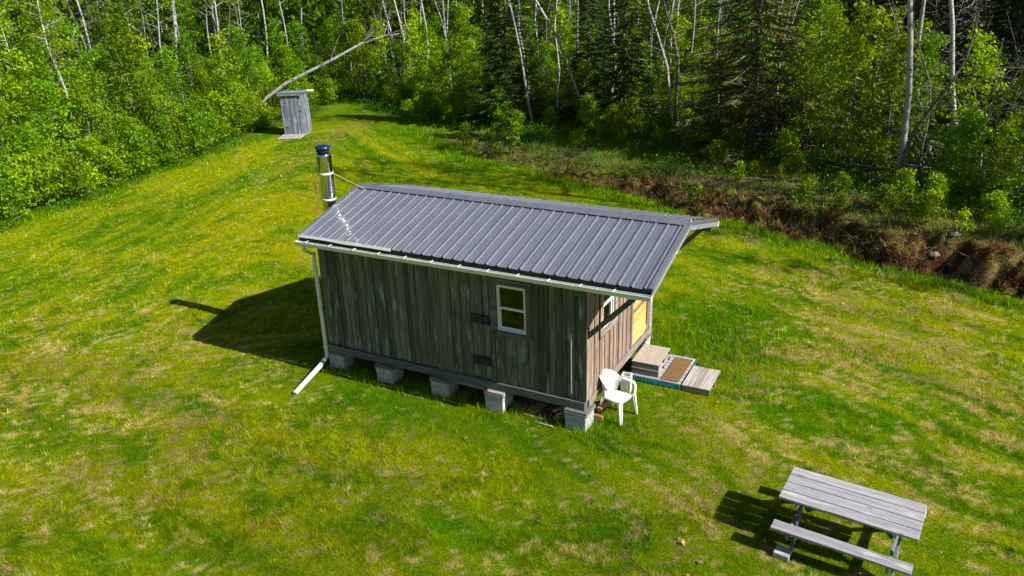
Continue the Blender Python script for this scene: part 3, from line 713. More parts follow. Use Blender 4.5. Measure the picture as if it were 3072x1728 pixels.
mb = MB(); mb.box(L_ + .022, L_ + .05, 2.37, 2.43, .60, 2.52); mb.box(L_ + .022, L_ + .05, 3.35, 3.43, .60, 2.52); mb.box(L_ + .022, L_ + .052, 2.37, 3.43, 2.522, 2.62)
mb.build('door_frame', M['wall_side'], cab, .002)
# dark vents on the front wall
for (x0_, x1_, z0_, z1_) in ((3.68, 4.075, 1.795, 1.975), (3.68, 4.065, .915, 1.09)):
    mb = MB(); w3 = (x1_ - x0_) / 3
    for k_ in range(3):
        mb.box(x0_ + k_ * w3 + .004, x0_ + (k_ + 1) * w3 - .004, -.085, -.046, z0_, z1_)
        for q in range(5): mb.box(x0_ + k_ * w3 + .012, x0_ + (k_ + 1) * w3 - .012, -.090, -.086, z0_ + .015 + q * .032, z0_ + .030 + q * .032)
    mb.build('vent', M['plum'], cab, .003)
# chimney
CX, CY = -.50, 1.08
mb = MB(); mb.lathe([(.158, .95), (.158, 4.45), (.150, 4.49), (.125, 4.50)], CX, CY, 40)
chm = mb.build('chimney', M['steel'], cab, smooth=False)
chm.data.polygons.foreach_set('use_smooth', [len(p.vertices) == 4 for p in chm.data.polygons])
for z_ in (3.50, 4.07, 2.6, 1.7): MB().lathe([(.162, z_ - .022), (.166, z_ - .012), (.166, z_ + .012), (.162, z_ + .022)], CX, CY, 40).build('pipe_collar', M['gutter'], chm)
mb = MB(); mb.lathe([(.12, 4.47), (.12, 4.60)], CX, CY, 24); mb.lathe([(.15, 4.54), (.15, 4.555)], CX, CY, 32); mb.build('cap_neck', M['dark'], chm)
mb = MB(); mb.lathe([(.06, 4.590), (.158, 4.595), (.172, 4.615), (.160, 4.64), (.11, 4.665), (.04, 4.675)], CX, CY, 40); mb.build('chimney_cap', M['cap_sky_tint'], chm, smooth=True)
mb = MB(); mb.tube([(CX - .02, CY - .165, 4.07), (XL + .03, .24, roofz(.24) + .035)], .008, 8); mb.build('stay_rod', M['copper'], chm)
mb = MB(); mb.tube([(CX + .155, CY + .04, 4.07), (.06, 1.62, roofz(1.62) + .04)], .008, 8); mb.build('stay_rod', M['copper'], chm)
MB().beam((CX, CY, 1.15), (-.02, CY, 1.15), .24, .24).build('pipe_elbow', M['steel'], chm, .03)

# piers of blocks
def pier(x0_, x1_, y0_, y1_, label, halves=2, mt='concrete'):
    t = thing('block_pier', label, 'pier', (x0_, y0_, 0), 0, 'concrete block piers under the cabin')
    w_, d_ = x1_ - x0_, y1_ - y0_
    MB().box(0, w_, 0, d_, -.05, .20, jit=.004).build('block', M['concrete_pale'] if mt == 'pale' else M['concrete'], t, .006)
    MB().box(-.01, w_ + .005, -.008, d_, .206, .33, jit=.004).build('block', M['concrete'], t, .006)
    MB().box(-.02, w_ + .03, -.02, d_ + .03, .335, .372, jit=.003).build('shim_board', M['palletgrey'], t, .003)
    MB().box(-.02, w_ + .02, -.012, d_ + .02, .375, ZB - .003, jit=.001).build('shim_board', M['grey_y'] if x0_ > 3.9 and x0_ < 4.5 else M['beam'], t, .003)
pier(-.06, .34, -.03, .30, 'block pier at the cabin corner behind the downspout')
pier(1.30, 1.70, -.13, .28, 'block pier second from the downspout under the front wall')
pier(2.67, 3.07, -.13, .28, 'middle block pier under the front wall')
pier(3.95, 4.34, -.15, .28, 'block pier below the front window', mt='pale')
pier(5.66, 6.07, -.15, .26, 'tallest looking block pier at the corner beside the white chair')
pier(5.62, 6.02, 3.36, 3.72, 'pale block pier at the far corner below the yellow door', mt='pale')
for px_ in (0.0, 2.0, 4.0): 
    pier(px_, px_ + .4, 3.30, 3.68, 'block pier under the rear wall of the cabin')

# upright hollow block beside the chair
t = thing('hollow_block', 'pale hollow concrete block standing on end behind the white chair', 'block', (6.13, 1.52, 0), R(8))
mb = MB(); W2 = .2; mb.box(0, .035, 0, W2, 0, .39); mb.box(W2 - .035, W2, 0, W2, 0, .39); mb.box(.036, W2 - .036, 0, .035, 0, .39); mb.box(.036, W2 - .036, W2 - .035, W2, 0, .39); mb.box(.036, W2 - .036, .036, W2 - .036, 0, .2)
mb.build('shell', M['concrete_pale'], t, .004)

# scrap under the cabin
def plank(name, label, cat, p, q, w_, h_, mt, group=None, **k_):
    o = MB().beam(p, q, w_, h_, **k_).build(name, M[mt], None, .004); props(o, label, cat, group); return o
plank('scrap_board', 'reddish board lying under the cabin right of the middle pier', 'board', (3.18, .1, .03), (3.55, .75, .05), .22, .03, 'redboard')
plank('scrap_board', 'left one of three flat boards on the ground under the window pier gap', 'board', (4.55, -.05, .03), (4.62, .6, .05), .26, .04, 'redboard')
plank('scrap_board', 'middle board of three lying flat under the cabin near the corner', 'board', (4.84, -.08, .03), (4.93, .6, .05), .22, .04, 'lumber')
plank('scrap_board', 'purple grey board beside the split firewood under the cabin', 'board', (5.12, -.10, .03), (5.22, .55, .04), .26, .04, 'redboard')
plank('scrap_board', 'pale thin lath on the grass edge in front of the firewood', 'board', (5.05, -.20, .02), (5.45, -.24, .03), .03, .02, 'grey_x')
for i_, (p, q, s_, lb) in enumerate([((5.38, -.02, .06), (5.60, .35, .07), .09, 'split orange firewood piece against the corner pier'), ((5.42, .0, .14), (5.62, .30, .17), .08, 'orange firewood piece lying on top of another by the corner pier'),
        ((5.33, .02, .20), (5.56, .25, .26), .06, 'pale split firewood stick leaning on the corner pier'), ((6.10, .42, .20), (6.16, 1.12, .16), .10, 'long orange timber offcut behind the white chair'),
        ((5.88, .35, .10), (6.22, .36, .08), .12, 'thick orange timber offcut poking out beside the corner pier'), ((5.92, .45, .22), (6.12, .80, .20), .09, 'reddish offcut lying across the timber behind the chair'),
        ((6.12, 1.90, .03), (6.32, 1.92, .03), .06, 'short tan stick on the grass in front of the blue pallet')]):
    o = MB().beam(p, q, s_, s_ * .7, w2=s_ * .8, h2=s_ * .9).build('firewood', M['lumber'] if i_ != 5 else M['redboard'], None, .008); props(o, lb, 'timber')

# ------------------------------------------------------------------ steps and pallets by the door
t = thing('wooden_pallet', 'blue sided pallet with grey deck lying in front of the door', 'pallet', (6.08, 2.10, 0), R(.8), 'pallets used as door steps')
mb = MB()
ys = 0
for k_ in range(9):
    wd_ = 1.22 / 9 - .012
    mb.box(k_ * 0 + 0.0, 1.10, ys, ys + wd_, .122, .142, jit=.002); ys += wd_ + .012
mb.build('deck_boards', M['grey_x'], t, .002)
for sy in (-.004, .58, 1.15): MB().box(.0, 1.10, sy + .003, sy + .043, .024, .119).build('stringer', M['blue'], t, .003)
MB().box(.0, .1, -.012, -.006, .018, .118).box(.5, .6, -.012, -.006, .018, .118).box(1.0, 1.1, -.012, -.006, .018, .118).build('block', M['blue'], t, .003)
mb = MB()
for sy in (.05, .55, 1.12): mb.box(.0, 1.1, sy, sy + .10, .0, .020)
mb.build('bottom_boards', M['grey_x'], t, .002)
mt_ = MB().box(6.76, 7.13, 2.16, 3.22, .146, .158, jit=.004).build('door_mat', M['mat'], None, .003)
props(mt_, 'brown coir door mat on the blue pallet beside the upper step', 'mat')
for k_, (z0_, lb) in enumerate(((.146, 'lower of two stacked grey plywood platforms on the blue pallet'), (.286, 'upper plywood topped platform, highest of the steps at the door'))):
    t = thing('step_platform', lb, 'platform', (6.13, 2.18 + k_ * .004, z0_), R(1.0), 'stacked step platforms')
    for y_ in (0, .40, .82): MB().box(0, .57, y_, y_ + .03, 0, .122).build('stringer', M['palletgrey'], t, .002)
    mb = MB(); mb.box(-.004, .574, -.004, .854, .124, .138, jit=.002); mb.build('top', M['ply'] if k_ else M['grey_y'], t, .002)
    mb = MB(); mb.box(.42, .56, .035, .395, .0, .018); mb.box(.42, .56, .435, .815, .0, .018); mb.build('bottom_board', M['grey_y'], t)
t = thing('wooden_pallet', 'low grey plank platform lying on the grass at the outer end of the steps', 'pallet', (7.215, 2.12, 0), R(.5), 'pallets used as door steps')
mb = MB(); xs = 0
for k_ in range(5):
    mb.box(xs, xs + .108, 0, .90, .118, .138, jit=.002); xs += .114
mb.build('deck_boards', M['grey_y'], t, .002)
for y_ in (.006, .43, .86): MB().box(0, .565, y_, y_ + .034, 0, .116).build('stringer', M['palletgrey'], t, .002)

# ------------------------------------------------------------------ plastic chair
t = thing('plastic_chair', 'white moulded plastic garden armchair on the grass by the cabin corner', 'chair', (6.36, .70, 0), R(-14)); t.scale = (1.0, .96, 1.03)
def sheet(fn, nu, nv):
    vs = [fn(i / nu, j / nv) for i in range(nu + 1) for j in range(nv + 1)]
    fs = [(i * (nv + 1) + j, (i + 1) * (nv + 1) + j, (i + 1) * (nv + 1) + j + 1, i * (nv + 1) + j + 1) for i in range(nu) for j in range(nv)]
    return MB().add(vs, fs)
def seat_f(u, v):
    a = u * 2 - 1; b = v * 2 - 1
    q = max(abs(a), abs(b)); n4 = (abs(a) ** 3.5 + abs(b) ** 3.5) ** (1 / 3.5) if q > 0 else 1
    k_ = q / n4 if n4 else 1
    x_, y_ = .015 + a * k_ * .235, b * k_ * (.235 if a > 0 else .21 + .025 * (1 + a))
    return (x_, y_, .425 - .018 * (1 - q ** 2) - .03 * max(0, q - .93) / .07 + .01 * a)
sheet(seat_f, 16, 16).build('seat', M['plastic'], t, smooth=True, solid=.008)
def back_f(u, v):
    ph = (u * 2 - 1) * R(84); top = .83 - .165 * (abs(u * 2 - 1)) ** 2.2
    bot = .39 if abs(u * 2 - 1) < .70 else .39 + (top - .10 - .39) * min(1, (abs(u * 2 - 1) - .70) / .18)
    z_ = bot + (top - bot) * v; ln = (z_ - .42) * .28 * math.cos(ph)
    return (-.03 - math.cos(ph) * .205 - ln - (0.02 if v > .95 else 0), math.sin(ph) * (.245 + .07 * (z_ - .42)), z_)
sheet(back_f, 36, 14).build('backrest', M['plastic'], t, smooth=True, solid=.009)
for s in (-1, 1):
    path = [(-.06, .265, .665), (.02, .278, .66), (.12, .282, .655), (.20, .278, .645), (.235, .270, .61), (.245, .262, .54), (.245, .252, .46), (.24, .245, .42)]
    mb = MB(); 
    for a, b in zip(path[:-1], path[1:]):
        pa = Vector((a[0], s * a[1], a[2])); pb = Vector((b[0], s * b[1], b[2])); e = (pb - pa).normalized() * .006
        mb.beam(pa - e, pb + e, .072, .018, up=(0, 0, 1) if abs(b[2] - a[2]) < .03 else (1, 0, 0), r=.5)
    mb.build('armrest', M['plastic'], t, .005)
    mb = MB(); mb.beam((.215, s * .225, .43), (.280, s * .270, 0.0), .040, .115, up=(1, 0, 0), w2=.024, h2=.058); mb.beam((.235, s * .240, .43), (.285, s * .282, 0.0), .115, .018, up=(1, 0, 0), w2=.058, h2=.014)
    mb.build('leg', M['plastic'], t, .004)
    mb = MB(); mb.beam((-.17, s * .205, .43), (-.27, s * .255, 0.0), .024, .06, up=(1, 0, 0), w2=.016, h2=.036); mb.beam((-.18, s * .215, .43), (-.275, s * .262, 0.0), .065, .012, up=(1, 0, 0), w2=.036, h2=.010)
    mb.build('leg', M['plastic'], t, .004)

# ------------------------------------------------------------------ picnic table
t = thing('picnic_table', 'weathered grey wooden picnic table with attached benches', 'picnic table', (10.68, -1.25, 0), R(-5.3))
HL = .925
mb = MB(); y0_ = -.43
for k_ in range(4): mb.box(-HL, HL, y0_ + k_ * .2165, y0_ + k_ * .2165 + .204, .722, .760, jit=.0015)
mb.build('tabletop', M['grey_x'], t, .004)
for s in (-1, 1):
    mb = MB(); mb.box(-HL, HL, s * .66 - .105, s * .66 + .105, .400, .438, jit=.0015); mb.build('bench_seat', M['grey_x'], t, .004)
for ex in (-.66, .66):
    for s in (-1, 1):
        mb = MB(); xo = ex + (.0 if s > 0 else .04); mb.beam((xo, s * .24, .715), (xo, s * .70, .0), .038, .088, up=(0, 1, 0)); mb.build('leg', M['grey_z'], t, .003)
    MB().box(ex - .042, ex - .004, -.40, .40, .63, .718).build('top_batten', M['grey_z'], t, .003)
    MB().box(ex - .042, ex - .004, -.76, .76, .305, .397).build('cross_beam', M['grey_z'], t, .003)
    sg = -1 if ex > 0 else 1
    mb = MB(); mb.beam((ex + sg * .06, 0, .35), (ex + sg * .42, 0, .70), .036, .08); mb.build('diagonal_brace', M['grey_z'], t, .003)
a = R(-5.3)
def tl(x_, y_): return (10.68 + x_ * math.cos(a) - y_ * math.sin(a), -1.25 + x_ * math.sin(a) + y_ * math.cos(a))
for (lx, ly, lb) in ((-.70, -.74, 'wooden block beside the left front foot of the picnic table'), (.60, -.74, 'block beside the right front foot of the picnic table')):
    p_ = tl(lx, ly); o = MB().box(-.12, .10, -.12, .08, 0, .10, jit=.004).build('footing_block', M['grey_x'], None, .004); o.location = (p_[0], p_[1], 0); o.rotation_euler = (0, 0, a); props(o, lb, 'block', 'blocks at the feet of the picnic table')

# ------------------------------------------------------------------ outhouse
oa = math.atan2(.53, 1.02)
t = thing('outhouse', 'narrow weathered grey plank outhouse with crescent moon door at the wood edge', 'outhouse', (-20.15, 20.25, 0), oa)
OW, OD, OH = 1.16, 1.35, 2.24
mbw = MB()
def obox(n, u0, u1, v0, v1, mbx, along, z1):
    k_ = max(1, round(((u1 - u0) if along == 'u' else (v1 - v0)) / .17)); 
    for i_ in range(k_):
        if along == 'u': mbx.box(u0 + (u1 - u0) * i_ / k_ + .002, u0 + (u1 - u0) * (i_ + 1) / k_ - .002, v0, v1, .06, z1 + rnd.uniform(-.005, .005), jit=.002)
        else: mbx.box(u0, u1, v0 + (v1 - v0) * i_ / k_ + .002, v0 + (v1 - v0) * (i_ + 1) / k_ - .002, .06, z1, jit=.002)
obox(0, 0, .14, 0, .02, mbw, 'u', OH - .02); obox(0, .92, OW, 0, .02, mbw, 'u', OH - .02)
mbw.box(.14, .92, 0, .02, 2.06, OH - .02)
obox(0, 0, .02, .022, OD, mbw, 'v', OH - .06); obox(0, OW - .02, OW, .022, OD, mbw, 'v', OH - .06); obox(0, .022, OW - .022, OD - .02, OD, mbw, 'u', OH - .1)
mbw.build('walls', M['grey_z'], t, .002)
mb = MB(); cols = [.15, .28, .41, .55, .67, .79, .915]
for i_, (a_0, a_1) in enumerate(zip(cols[:-1], cols[1:])): mb.box(a_0 + .002, a_1 - .002, -.022, -.002, .10, 2.05, [.3, .6, .2, .95, .35, .75][i_], jit=.001)
od = mb.build('door', M['grey_z'], t, .002)
mb = MB(); vs = []; n_ = 12                                   # crescent cut
for k_ in range(n_ + 1):
    th = R(-70) + R(140) * k_ / n_; vs.append((.53 - .055 * math.cos(th), -.0235, 1.48 + .075 * math.sin(th)))
for k_ in range(n_ + 1):
    th = R(70) - R(140) * k_ / n_; vs.append((.515 - .022 * math.cos(th), -.0235, 1.48 + .071 * math.sin(th)))
mb.add(vs, [tuple(range(len(vs)))]); mb.build('crescent_cutout', M['dark'], od, solid=.001)
for z_ in (1.70, .42):
    MB().box(.19, .25, -.034, -.0235, z_, z_ + .07).build('hinge', M['dark'], od, .004)
MB().box(.97, 1.02, -.035, -.001, 1.28, 1.34).build('latch', M['dark'], t, .004)
MB().box(.93, .945, -.004, .0, .08, 1.96).build('door_gap', M['dark'], t)
mb = MB()
vs = [(-.10, -.14, OH + .02), (OW + .10, -.14, OH + .02), (OW + .10, OD + .12, OH - .10), (-.10, OD + .12, OH - .10)]
vs += [(a0, b0, c0 + .05) for a0, b0, c0 in vs]
mb.add(vs, [(3, 2, 1, 0), (4, 5, 6, 7), (0, 1, 5, 4), (1, 2, 6, 5), (2, 3, 7, 6), (3, 0, 4, 7)]); mb.build('roof', M['grey_z'], t, .004)
MB().box(-.09, OW + .09, -.12, -.10, OH - .11, OH + .018).build('fascia', M['grey_z'], t)
mb = MB(); mb.beam((OW + .03, OD * .75, OH - .02), (OW + .42, OD * .8, OH - .02), .10, .10); mb.build('vent_pipe', M['vinyl'], t, .02)
mb = MB()
for k_ in range(8): mb.box(-.05 + k_ * .155, .10 + k_ * .155, -1.32, -.025, .05, .085, jit=.002)
mb.build('step_deck', M['grey_y'], t, .003)
MB().box(-.04, OW + .02, -1.30, -1.24, -.03, .048).box(-.04, OW + .02, -.10, -.03, -.03, .048).build('step_frame', M['palletgrey'], t)
MB().box(.0, OW, .0, OD, -.02, .058).build('floor', M['palletgrey'], t)

# ------------------------------------------------------------------ tree prototypes
def leaf_quads(cent, size, upb=.35, elong=1.5):
    n = len(cent); nrm = nr.randn(n, 3); nrm[:, 2] = np.abs(nrm[:, 2]) * (.5 + upb) + upb
    nrm /= np.linalg.norm(nrm, axis=1)[:, None]
    a = np.cross(nrm, nr.randn(n, 3)); a /= np.linalg.norm(a, axis=1)[:, None] + 1e-9; b = np.cross(nrm, a)
    s = (size * (.6 + .8 * nr.rand(n)))[:, None]
    v = np.stack([cent - a * s * elong / 2, cent - b * s * .42 + a * s * .1, cent + a * s * elong / 2, cent + b * s * .42 + a * s * .1], 1)
    return v.reshape(-1, 3)
def wander(H, lean, wob, n, seed):
    r_ = random.Random(seed); pts = []; ph = r_.uniform(0, 6.28); ph2 = r_.uniform(0, 6.28); f_ = r_.uniform(.6, 1.2)
    for i in range(n + 1):
        z = H * i / n
        pts.append((lean[0] * z + wob * (math.sin(ph + f_ * z) - math.sin(ph)), lean[1] * z + wob * (math.cos(ph2 + f_ * .8 * z) - math.cos(ph2)), z))
    return pts
def at_z(pts, z):
    for a, b in zip(pts[:-1], pts[1:]):
        if b[2] >= z: 
            t = (z - a[2]) / (b[2] - a[2] + 1e-9); return Vector(a).lerp(Vector(b), t)
    return Vector(pts[-1])
TREE_MESH = {}
def proto_tree(key, H, Rc, z0, nl, ncl, nleaf, leafsz, tr, seed, lean=(0, 0), wob=.06, clr=.34, up=.5, bare=.0, spread_top=.35, sides=6, limb_n=4, droop=0.0):
    """trunk with limbs (one mesh) and a crown of leaf clumps on the limbs (one mesh)"""
    r_ = random.Random(seed)
    pts = wander(H, lean, wob, 10, seed)
    mb = MB(); mb.tube([(p[0], p[1], p[2] - (.15 if i == 0 else 0)) for i, p in enumerate(pts)], [tr * (1.25 if i == 0 else 1.0 - .88 * i / 10) for i in range(11)], sides, r=.5)
    cents = []; vals = []
    for i in range(nl):
        f = (i + r_.random()) / nl; z = z0 + (H * .97 - z0) * f
        prof_ = math.sin(math.pi * min(1, (.18 + .82 * f)) ** .8) if spread_top else 1
        ln = Rc * max(.22, prof_) * r_.uniform(.65, 1.15)
        an = r_.uniform(0, 6.283) + i * 2.4; p0 = at_z(pts, z)
        el = up * r_.uniform(.4, 1.3)
        d = Vector((math.cos(an), math.sin(an), el)).normalized(); side = Vector((-math.sin(an), math.cos(an), 0))
        lp = [p0]; 
        for k in range(1, limb_n + 1):
            t_ = k / limb_n
            lp.append(p0 + d * ln * t_ + side * r_.uniform(-.08, .08) * ln * t_ + Vector((0, 0, -droop * ln * t_ * t_)))
        rad = max(.006, tr * .32 * (1 - .6 * f))
        mb.tube(lp, [rad * (1 - .8 * k / limb_n) for k in range(limb_n + 1)], 4, cap=False, r=.5)
        if r_.random() < bare: continue
        for c in range(ncl):
            t_ = .35 + .65 * (c + r_.random()) / ncl; k = min(limb_n - 1, int(t_ * limb_n)); q = lp[k].lerp(lp[k + 1], t_ * limb_n - k)
            cc = q + Vector((r_.gauss(0, .12), r_.gauss(0, .12), r_.gauss(0, .08))) * Rc
            n = int(nleaf * r_.uniform(.5, 1.4)); P_ = nr.randn(n, 3) * np.array([clr, clr, clr * .6]) + np.array(cc)[None]
            cents.append(P_); vals.append(np.clip(r_.uniform(.15, .75) + nr.randn(n) * .18, 0, 1))
    return mb, cents, vals
def make_tree(key, barkkey, leafkey, **k):
    if True:
        mb, cents, vals = proto_tree(key, **k)
        me_t = bpy.data.meshes.new('trunk'); me_t.from_pydata(mb.v, [], mb.f); me_t.update(); me_t.materials.append(M[barkkey]); me_t.polygons.foreach_set('use_smooth', [True] * len(me_t.polygons))
        me_c = None
        if cents:
            cents = np.concatenate(cents); vals = np.concatenate(vals); cents[:, 2] = np.maximum(cents[:, 2], .04)
            me_c = np_mesh('crown', leaf_quads(cents, np.full(len(cents), k['leafsz'])), 4, val=vals); me_c.materials.append(M[leafkey])
        TREE_MESH[key] = (me_t, me_c)
for i in range(4):
    make_tree('sapling%d' % i, 'bark', 'leaf' if i % 2 else 'leaf_y', H=[4.2, 5.2, 6.2, 5.6][i], Rc=[1.15, 1.3, 1.5, 1.2][i], z0=.35, nl=[34, 42, 48, 44][i], ncl=4, nleaf=[24, 18, 12, 20][i], leafsz=[.078, .095, .125, .09][i], tr=.04, seed=20 + i, clr=.17, wob=.12)
for i in range(3):
    make_tree('bush%d' % i, 'bark', 'leaf_y' if i != 1 else 'leaf', H=[1.9, 2.6, 1.4][i], Rc=[.8, .95, .75][i], z0=.10, nl=[26, 32, 22][i], ncl=4, nleaf=18, leafsz=.085, tr=.02, seed=40 + i, clr=.14, wob=.15, up=.9)
for i in range(3):
    make_tree('wood%d' % i, 'bark', ['leaf', 'leaf_y', 'leaf'][i], H=[8.5, 9.5, 7.8][i], Rc=[1.7, 1.9, 1.8][i], z0=[1.2, 1.8, .9][i], nl=[48, 50, 46][i], ncl=4, nleaf=[20, 26, 16][i], leafsz=[.12, .10, .14][i], tr=.07, seed=60 + i, clr=.24, wob=.18)
for i in range(3):
    make_tree('birch%d' % i, 'birch', ['leaf', 'leaf_y', 'leaf'][i], H=[15, 16.5, 13][i], Rc=[1.7, 2.0, 1.6][i], z0=[7.6, 8.6, 5.8][i], nl=[24, 26, 24][i], ncl=3, nleaf=16, leafsz=.10, tr=[.10, .12, .085][i], seed=80 + i, clr=.26, wob=.16, bare=.15, sides=8)
for i in range(3):
    make_tree('snag%d' % i, 'deadwood', 'leaf', H=[8, 10, 6.5][i], Rc=[1.3, 1.5, 1.6][i], z0=[1.2, 2.0, .6][i], nl=[22, 24, 26][i], ncl=0, nleaf=0, leafsz=.1, tr=[.06, .08, .05][i], seed=100 + i, wob=.2, up=.35, limb_n=4)
for i in range(2):
    make_tree('sprig%d' % i, 'bark', 'leaf_y', H=[1.1, 1.7][i], Rc=[.34, .45][i], z0=.15, nl=[12, 16][i], ncl=2, nleaf=12, leafsz=.085, tr=.012, seed=120 + i, clr=.10, wob=.06, up=.8)
def make_spruce(key, H, Rc, z0, nb, seed, leafkey, barkkey='bark', dens=26, tr=.12, bare_frac=.1, dead=.25):
    r_ = random.Random(seed); pts = wander(H, (0, 0), .04, 8, seed)
    mb = MB(); mb.tube([(p[0], p[1], p[2] - (.15 if i == 0 else 0)) for i, p in enumerate(pts)], [tr * (1 - .93 * i / 8) for i in range(9)], 7, r=.5)
    V = []; VAL = []
    for i in range(nb):
        f = ((i + r_.random()) / nb) ** .85; z = z0 + (H - z0) * f; ln = Rc * (1 - f) ** .75 * (r_.uniform(.75, 1.1) if dead < .45 else r_.uniform(.4, 1.15)) + .12
        an = i * 2.4 + r_.uniform(-.4, .4); p0 = at_z(pts, z); d = Vector((math.cos(an), math.sin(an), 0)); side = Vector((-d.y, d.x, 0))
        n = 6; lp = [p0 + d * ln * t + Vector((0, 0, ln * (-.28 * t + .12 * t * t - .10))) * (1 if t > 0 else 0) for t in [k / n for k in range(n + 1)]]
        mb.tube(lp, [.016 * (1 - .75 * k / n) * (ln / 1.5 + .3) for k in range(n + 1)], 4, cap=False, r=.5)
        if f < dead and r_.random() < bare_frac * 3: 
            continue
        m_ = int(dens * ln / 1.2) + 6
        for j in range(m_):
            t = r_.uniform(.18, 1.0); k = min(n - 1, int(t * n)); q = lp[k].lerp(lp[k + 1], t * n - k)
            s_ = r_.choice((-1, 1)); l2 = ln * .34 * (1.15 - t) * r_.uniform(.6, 1.2) + .10
            dd = (d * r_.uniform(.5, 1.0) + side * s_ * r_.uniform(.5, 1.1) + Vector((0, 0, r_.uniform(-.45, .05)))).normalized()
            wv = dd.cross(Vector((r_.uniform(-.3, .3), r_.uniform(-.3, .3), 1))).normalized() * r_.uniform(.030, .055)
            e = q + dd * l2; mid = q + dd * l2 * .45
            V += [q, mid - wv, e, mid + wv]; VAL.append(min(1, max(0, r_.gauss(.2 + .45 * t, .2))))
    me_t = bpy.data.meshes.new('trunk'); me_t.from_pydata(mb.v, [], mb.f); me_t.update(); me_t.materials.append(M[barkkey])
    me_c = np_mesh('crown', np.array([tuple(v) for v in V]), 4, val=VAL); me_c.materials.append(M[leafkey]); TREE_MESH[key] = (me_t, me_c)
make_spruce('spruce0', 9.5, 2.3, .5, 210, 201, 'needle', dens=34)
make_spruce('spruce1', 8.0, 1.9, .3, 190, 202, 'needle', dens=34)
make_spruce('spruce2', 12.5, 4.0, .9, 260, 203, 'needle_b', 'deadwood', dens=30, tr=.13, bare_frac=.07, dead=.6)
make_spruce('spruce3', 11.0, 2.6, 1.0, 200, 204, 'needle', 'deadwood', dens=30, bare_frac=.2, dead=.5)

GLAB = {}
def put(name, key, x_, y_, scale=1.0, rz=None, lean=(0, 0), label=None, cat='tree', group=None, zs=None, z_=None):
    me_t, me_c = TREE_MESH[key]
    o = bpy.data.objects.new(name, None); COL.objects.link(o)
    o.location = (x_, y_, (hz(x_, y_) if z_ is None else z_) - .03)
    rz = rnd.uniform(0, 6.283) if rz is None else rz
    m = Matrix.Rotation(math.atan(lean[0]), 4, 'Y') @ Matrix.Rotation(-math.atan(lean[1]), 4, 'X') @ Matrix.Rotation(rz, 4, 'Z')
    o.rotation_euler = m.to_euler(); s = scale; o.scale = (s, s, s * (zs or 1.0))
    a = bpy.data.objects.new('trunk', me_t); COL.objects.link(a); a.parent = o
    if me_c: b = bpy.data.objects.new('crown', me_c); COL.objects.link(b); b.parent = o
    props(o, label, cat, group); return o

# ------------------------------------------------------------------ named trees (their trunks can be told apart)
def birch_at(x_, y_, dx, dy, r_, label, key='birch0', H=1.0, cat='birch'):
    base = {'birch0': .10, 'birch1': .12, 'birch2': .085}[key]; s = r_ / base
    o = put('birch_tree', key, x_, y_, 1.0, None, (dx, dy), label, cat); o.scale = (s, s, H); return o
birch_at(10.23, 17.51, -.11, -.06, .115, 'tall thick birch trunk nearest the lawn in the dark right wood', 'birch1')
birch_at(11.08, 21.07, -.17, -.09, .10, 'birch trunk between the two other tall birches in the dark right wood')
birch_at(12.06, 22.12, -.20, -.11, .11, 'rightmost tall birch trunk in the dark right wood', 'birch1')
birch_at(7.18, 25.95, -.16, -.09, .09, 'birch half hidden in bright leaves left of the three tall trunks', 'birch2')
birch_at(-33.2, 24.9, .08, .04, .155, 'thickest pale trunk standing left of the outhouse', 'birch1')
birch_at(-29.9, 24.6, .10, .06, .12, 'white birch trunk second from the thick one left of the outhouse', 'birch0')
birch_at(-28.9, 24.3, .045, .025, .10, 'white birch trunk nearest the outhouse on its left', 'birch2')
birch_at(-30.5, 30.0, .02, .05, .09, 'slim straight birch rising just left above the outhouse', 'birch0')
birch_at(-29.8, 31.5, -.10, .05, .07, 'slim birch forking beside the straight one above the outhouse', 'birch2')
birch_at(-31.5, 26.5, -.04, .05, .07, 'thin birch between the thick trunk and its neighbours left of the outhouse', 'birch2')
birch_at(-20.5, 34.5, .02, .01, .10, 'white birch right of the hung fallen trunk', 'birch0')
birch_at(-15.9, 31.0, -.14, -.08, .08, 'leaning birch left of the dark spruce', 'birch2')
birch_at(-7.97, 26.15, -.14, -.08, .075, 'slim white birch just right of the dark spruce', 'birch2')
birch_at(-5.04, 27.5, -.40, -.25, .085, 'strongly leaning pale birch above the roof ridge', 'birch1')
birch_at(-.8, 27.5, -.21, -.11, .09, 'white birch leaning left between the spruces', 'birch0')
birch_at(-7.0, 31.3, -.08, -.04, .08, 'pale trunk behind the leaning birch', 'birch0')
birch_at(1.8, 26.6, -.02, .0, .05, 'thin pale trunk left of the browning spruce', 'birch2')
birch_at(-23.4, 39.5, -.01, .0, .08, 'far white trunk above the bent grass behind the outhouse', 'birch2')
put('spruce_tree', 'spruce2', 4.3, 22.6, 1.0, None, (-.05, 0), 'large browning spruce with long bare drooping branches', 'spruce')
put('spruce_tree', 'spruce0', -9.6, 26.2, 1.0, None, (0, 0), 'dark green spruce with skirts to the ground left of centre', 'spruce')
put('spruce_tree', 'spruce1', -3.2, 26.6, 1.15, None, (0, 0), 'dark spruce right of the strongly leaning birch', 'spruce')
put('spruce_tree', 'spruce1', -5.9, 28.6, 1.0, None, (0, 0), 'small dark spruce behind the slim white birch', 'spruce')
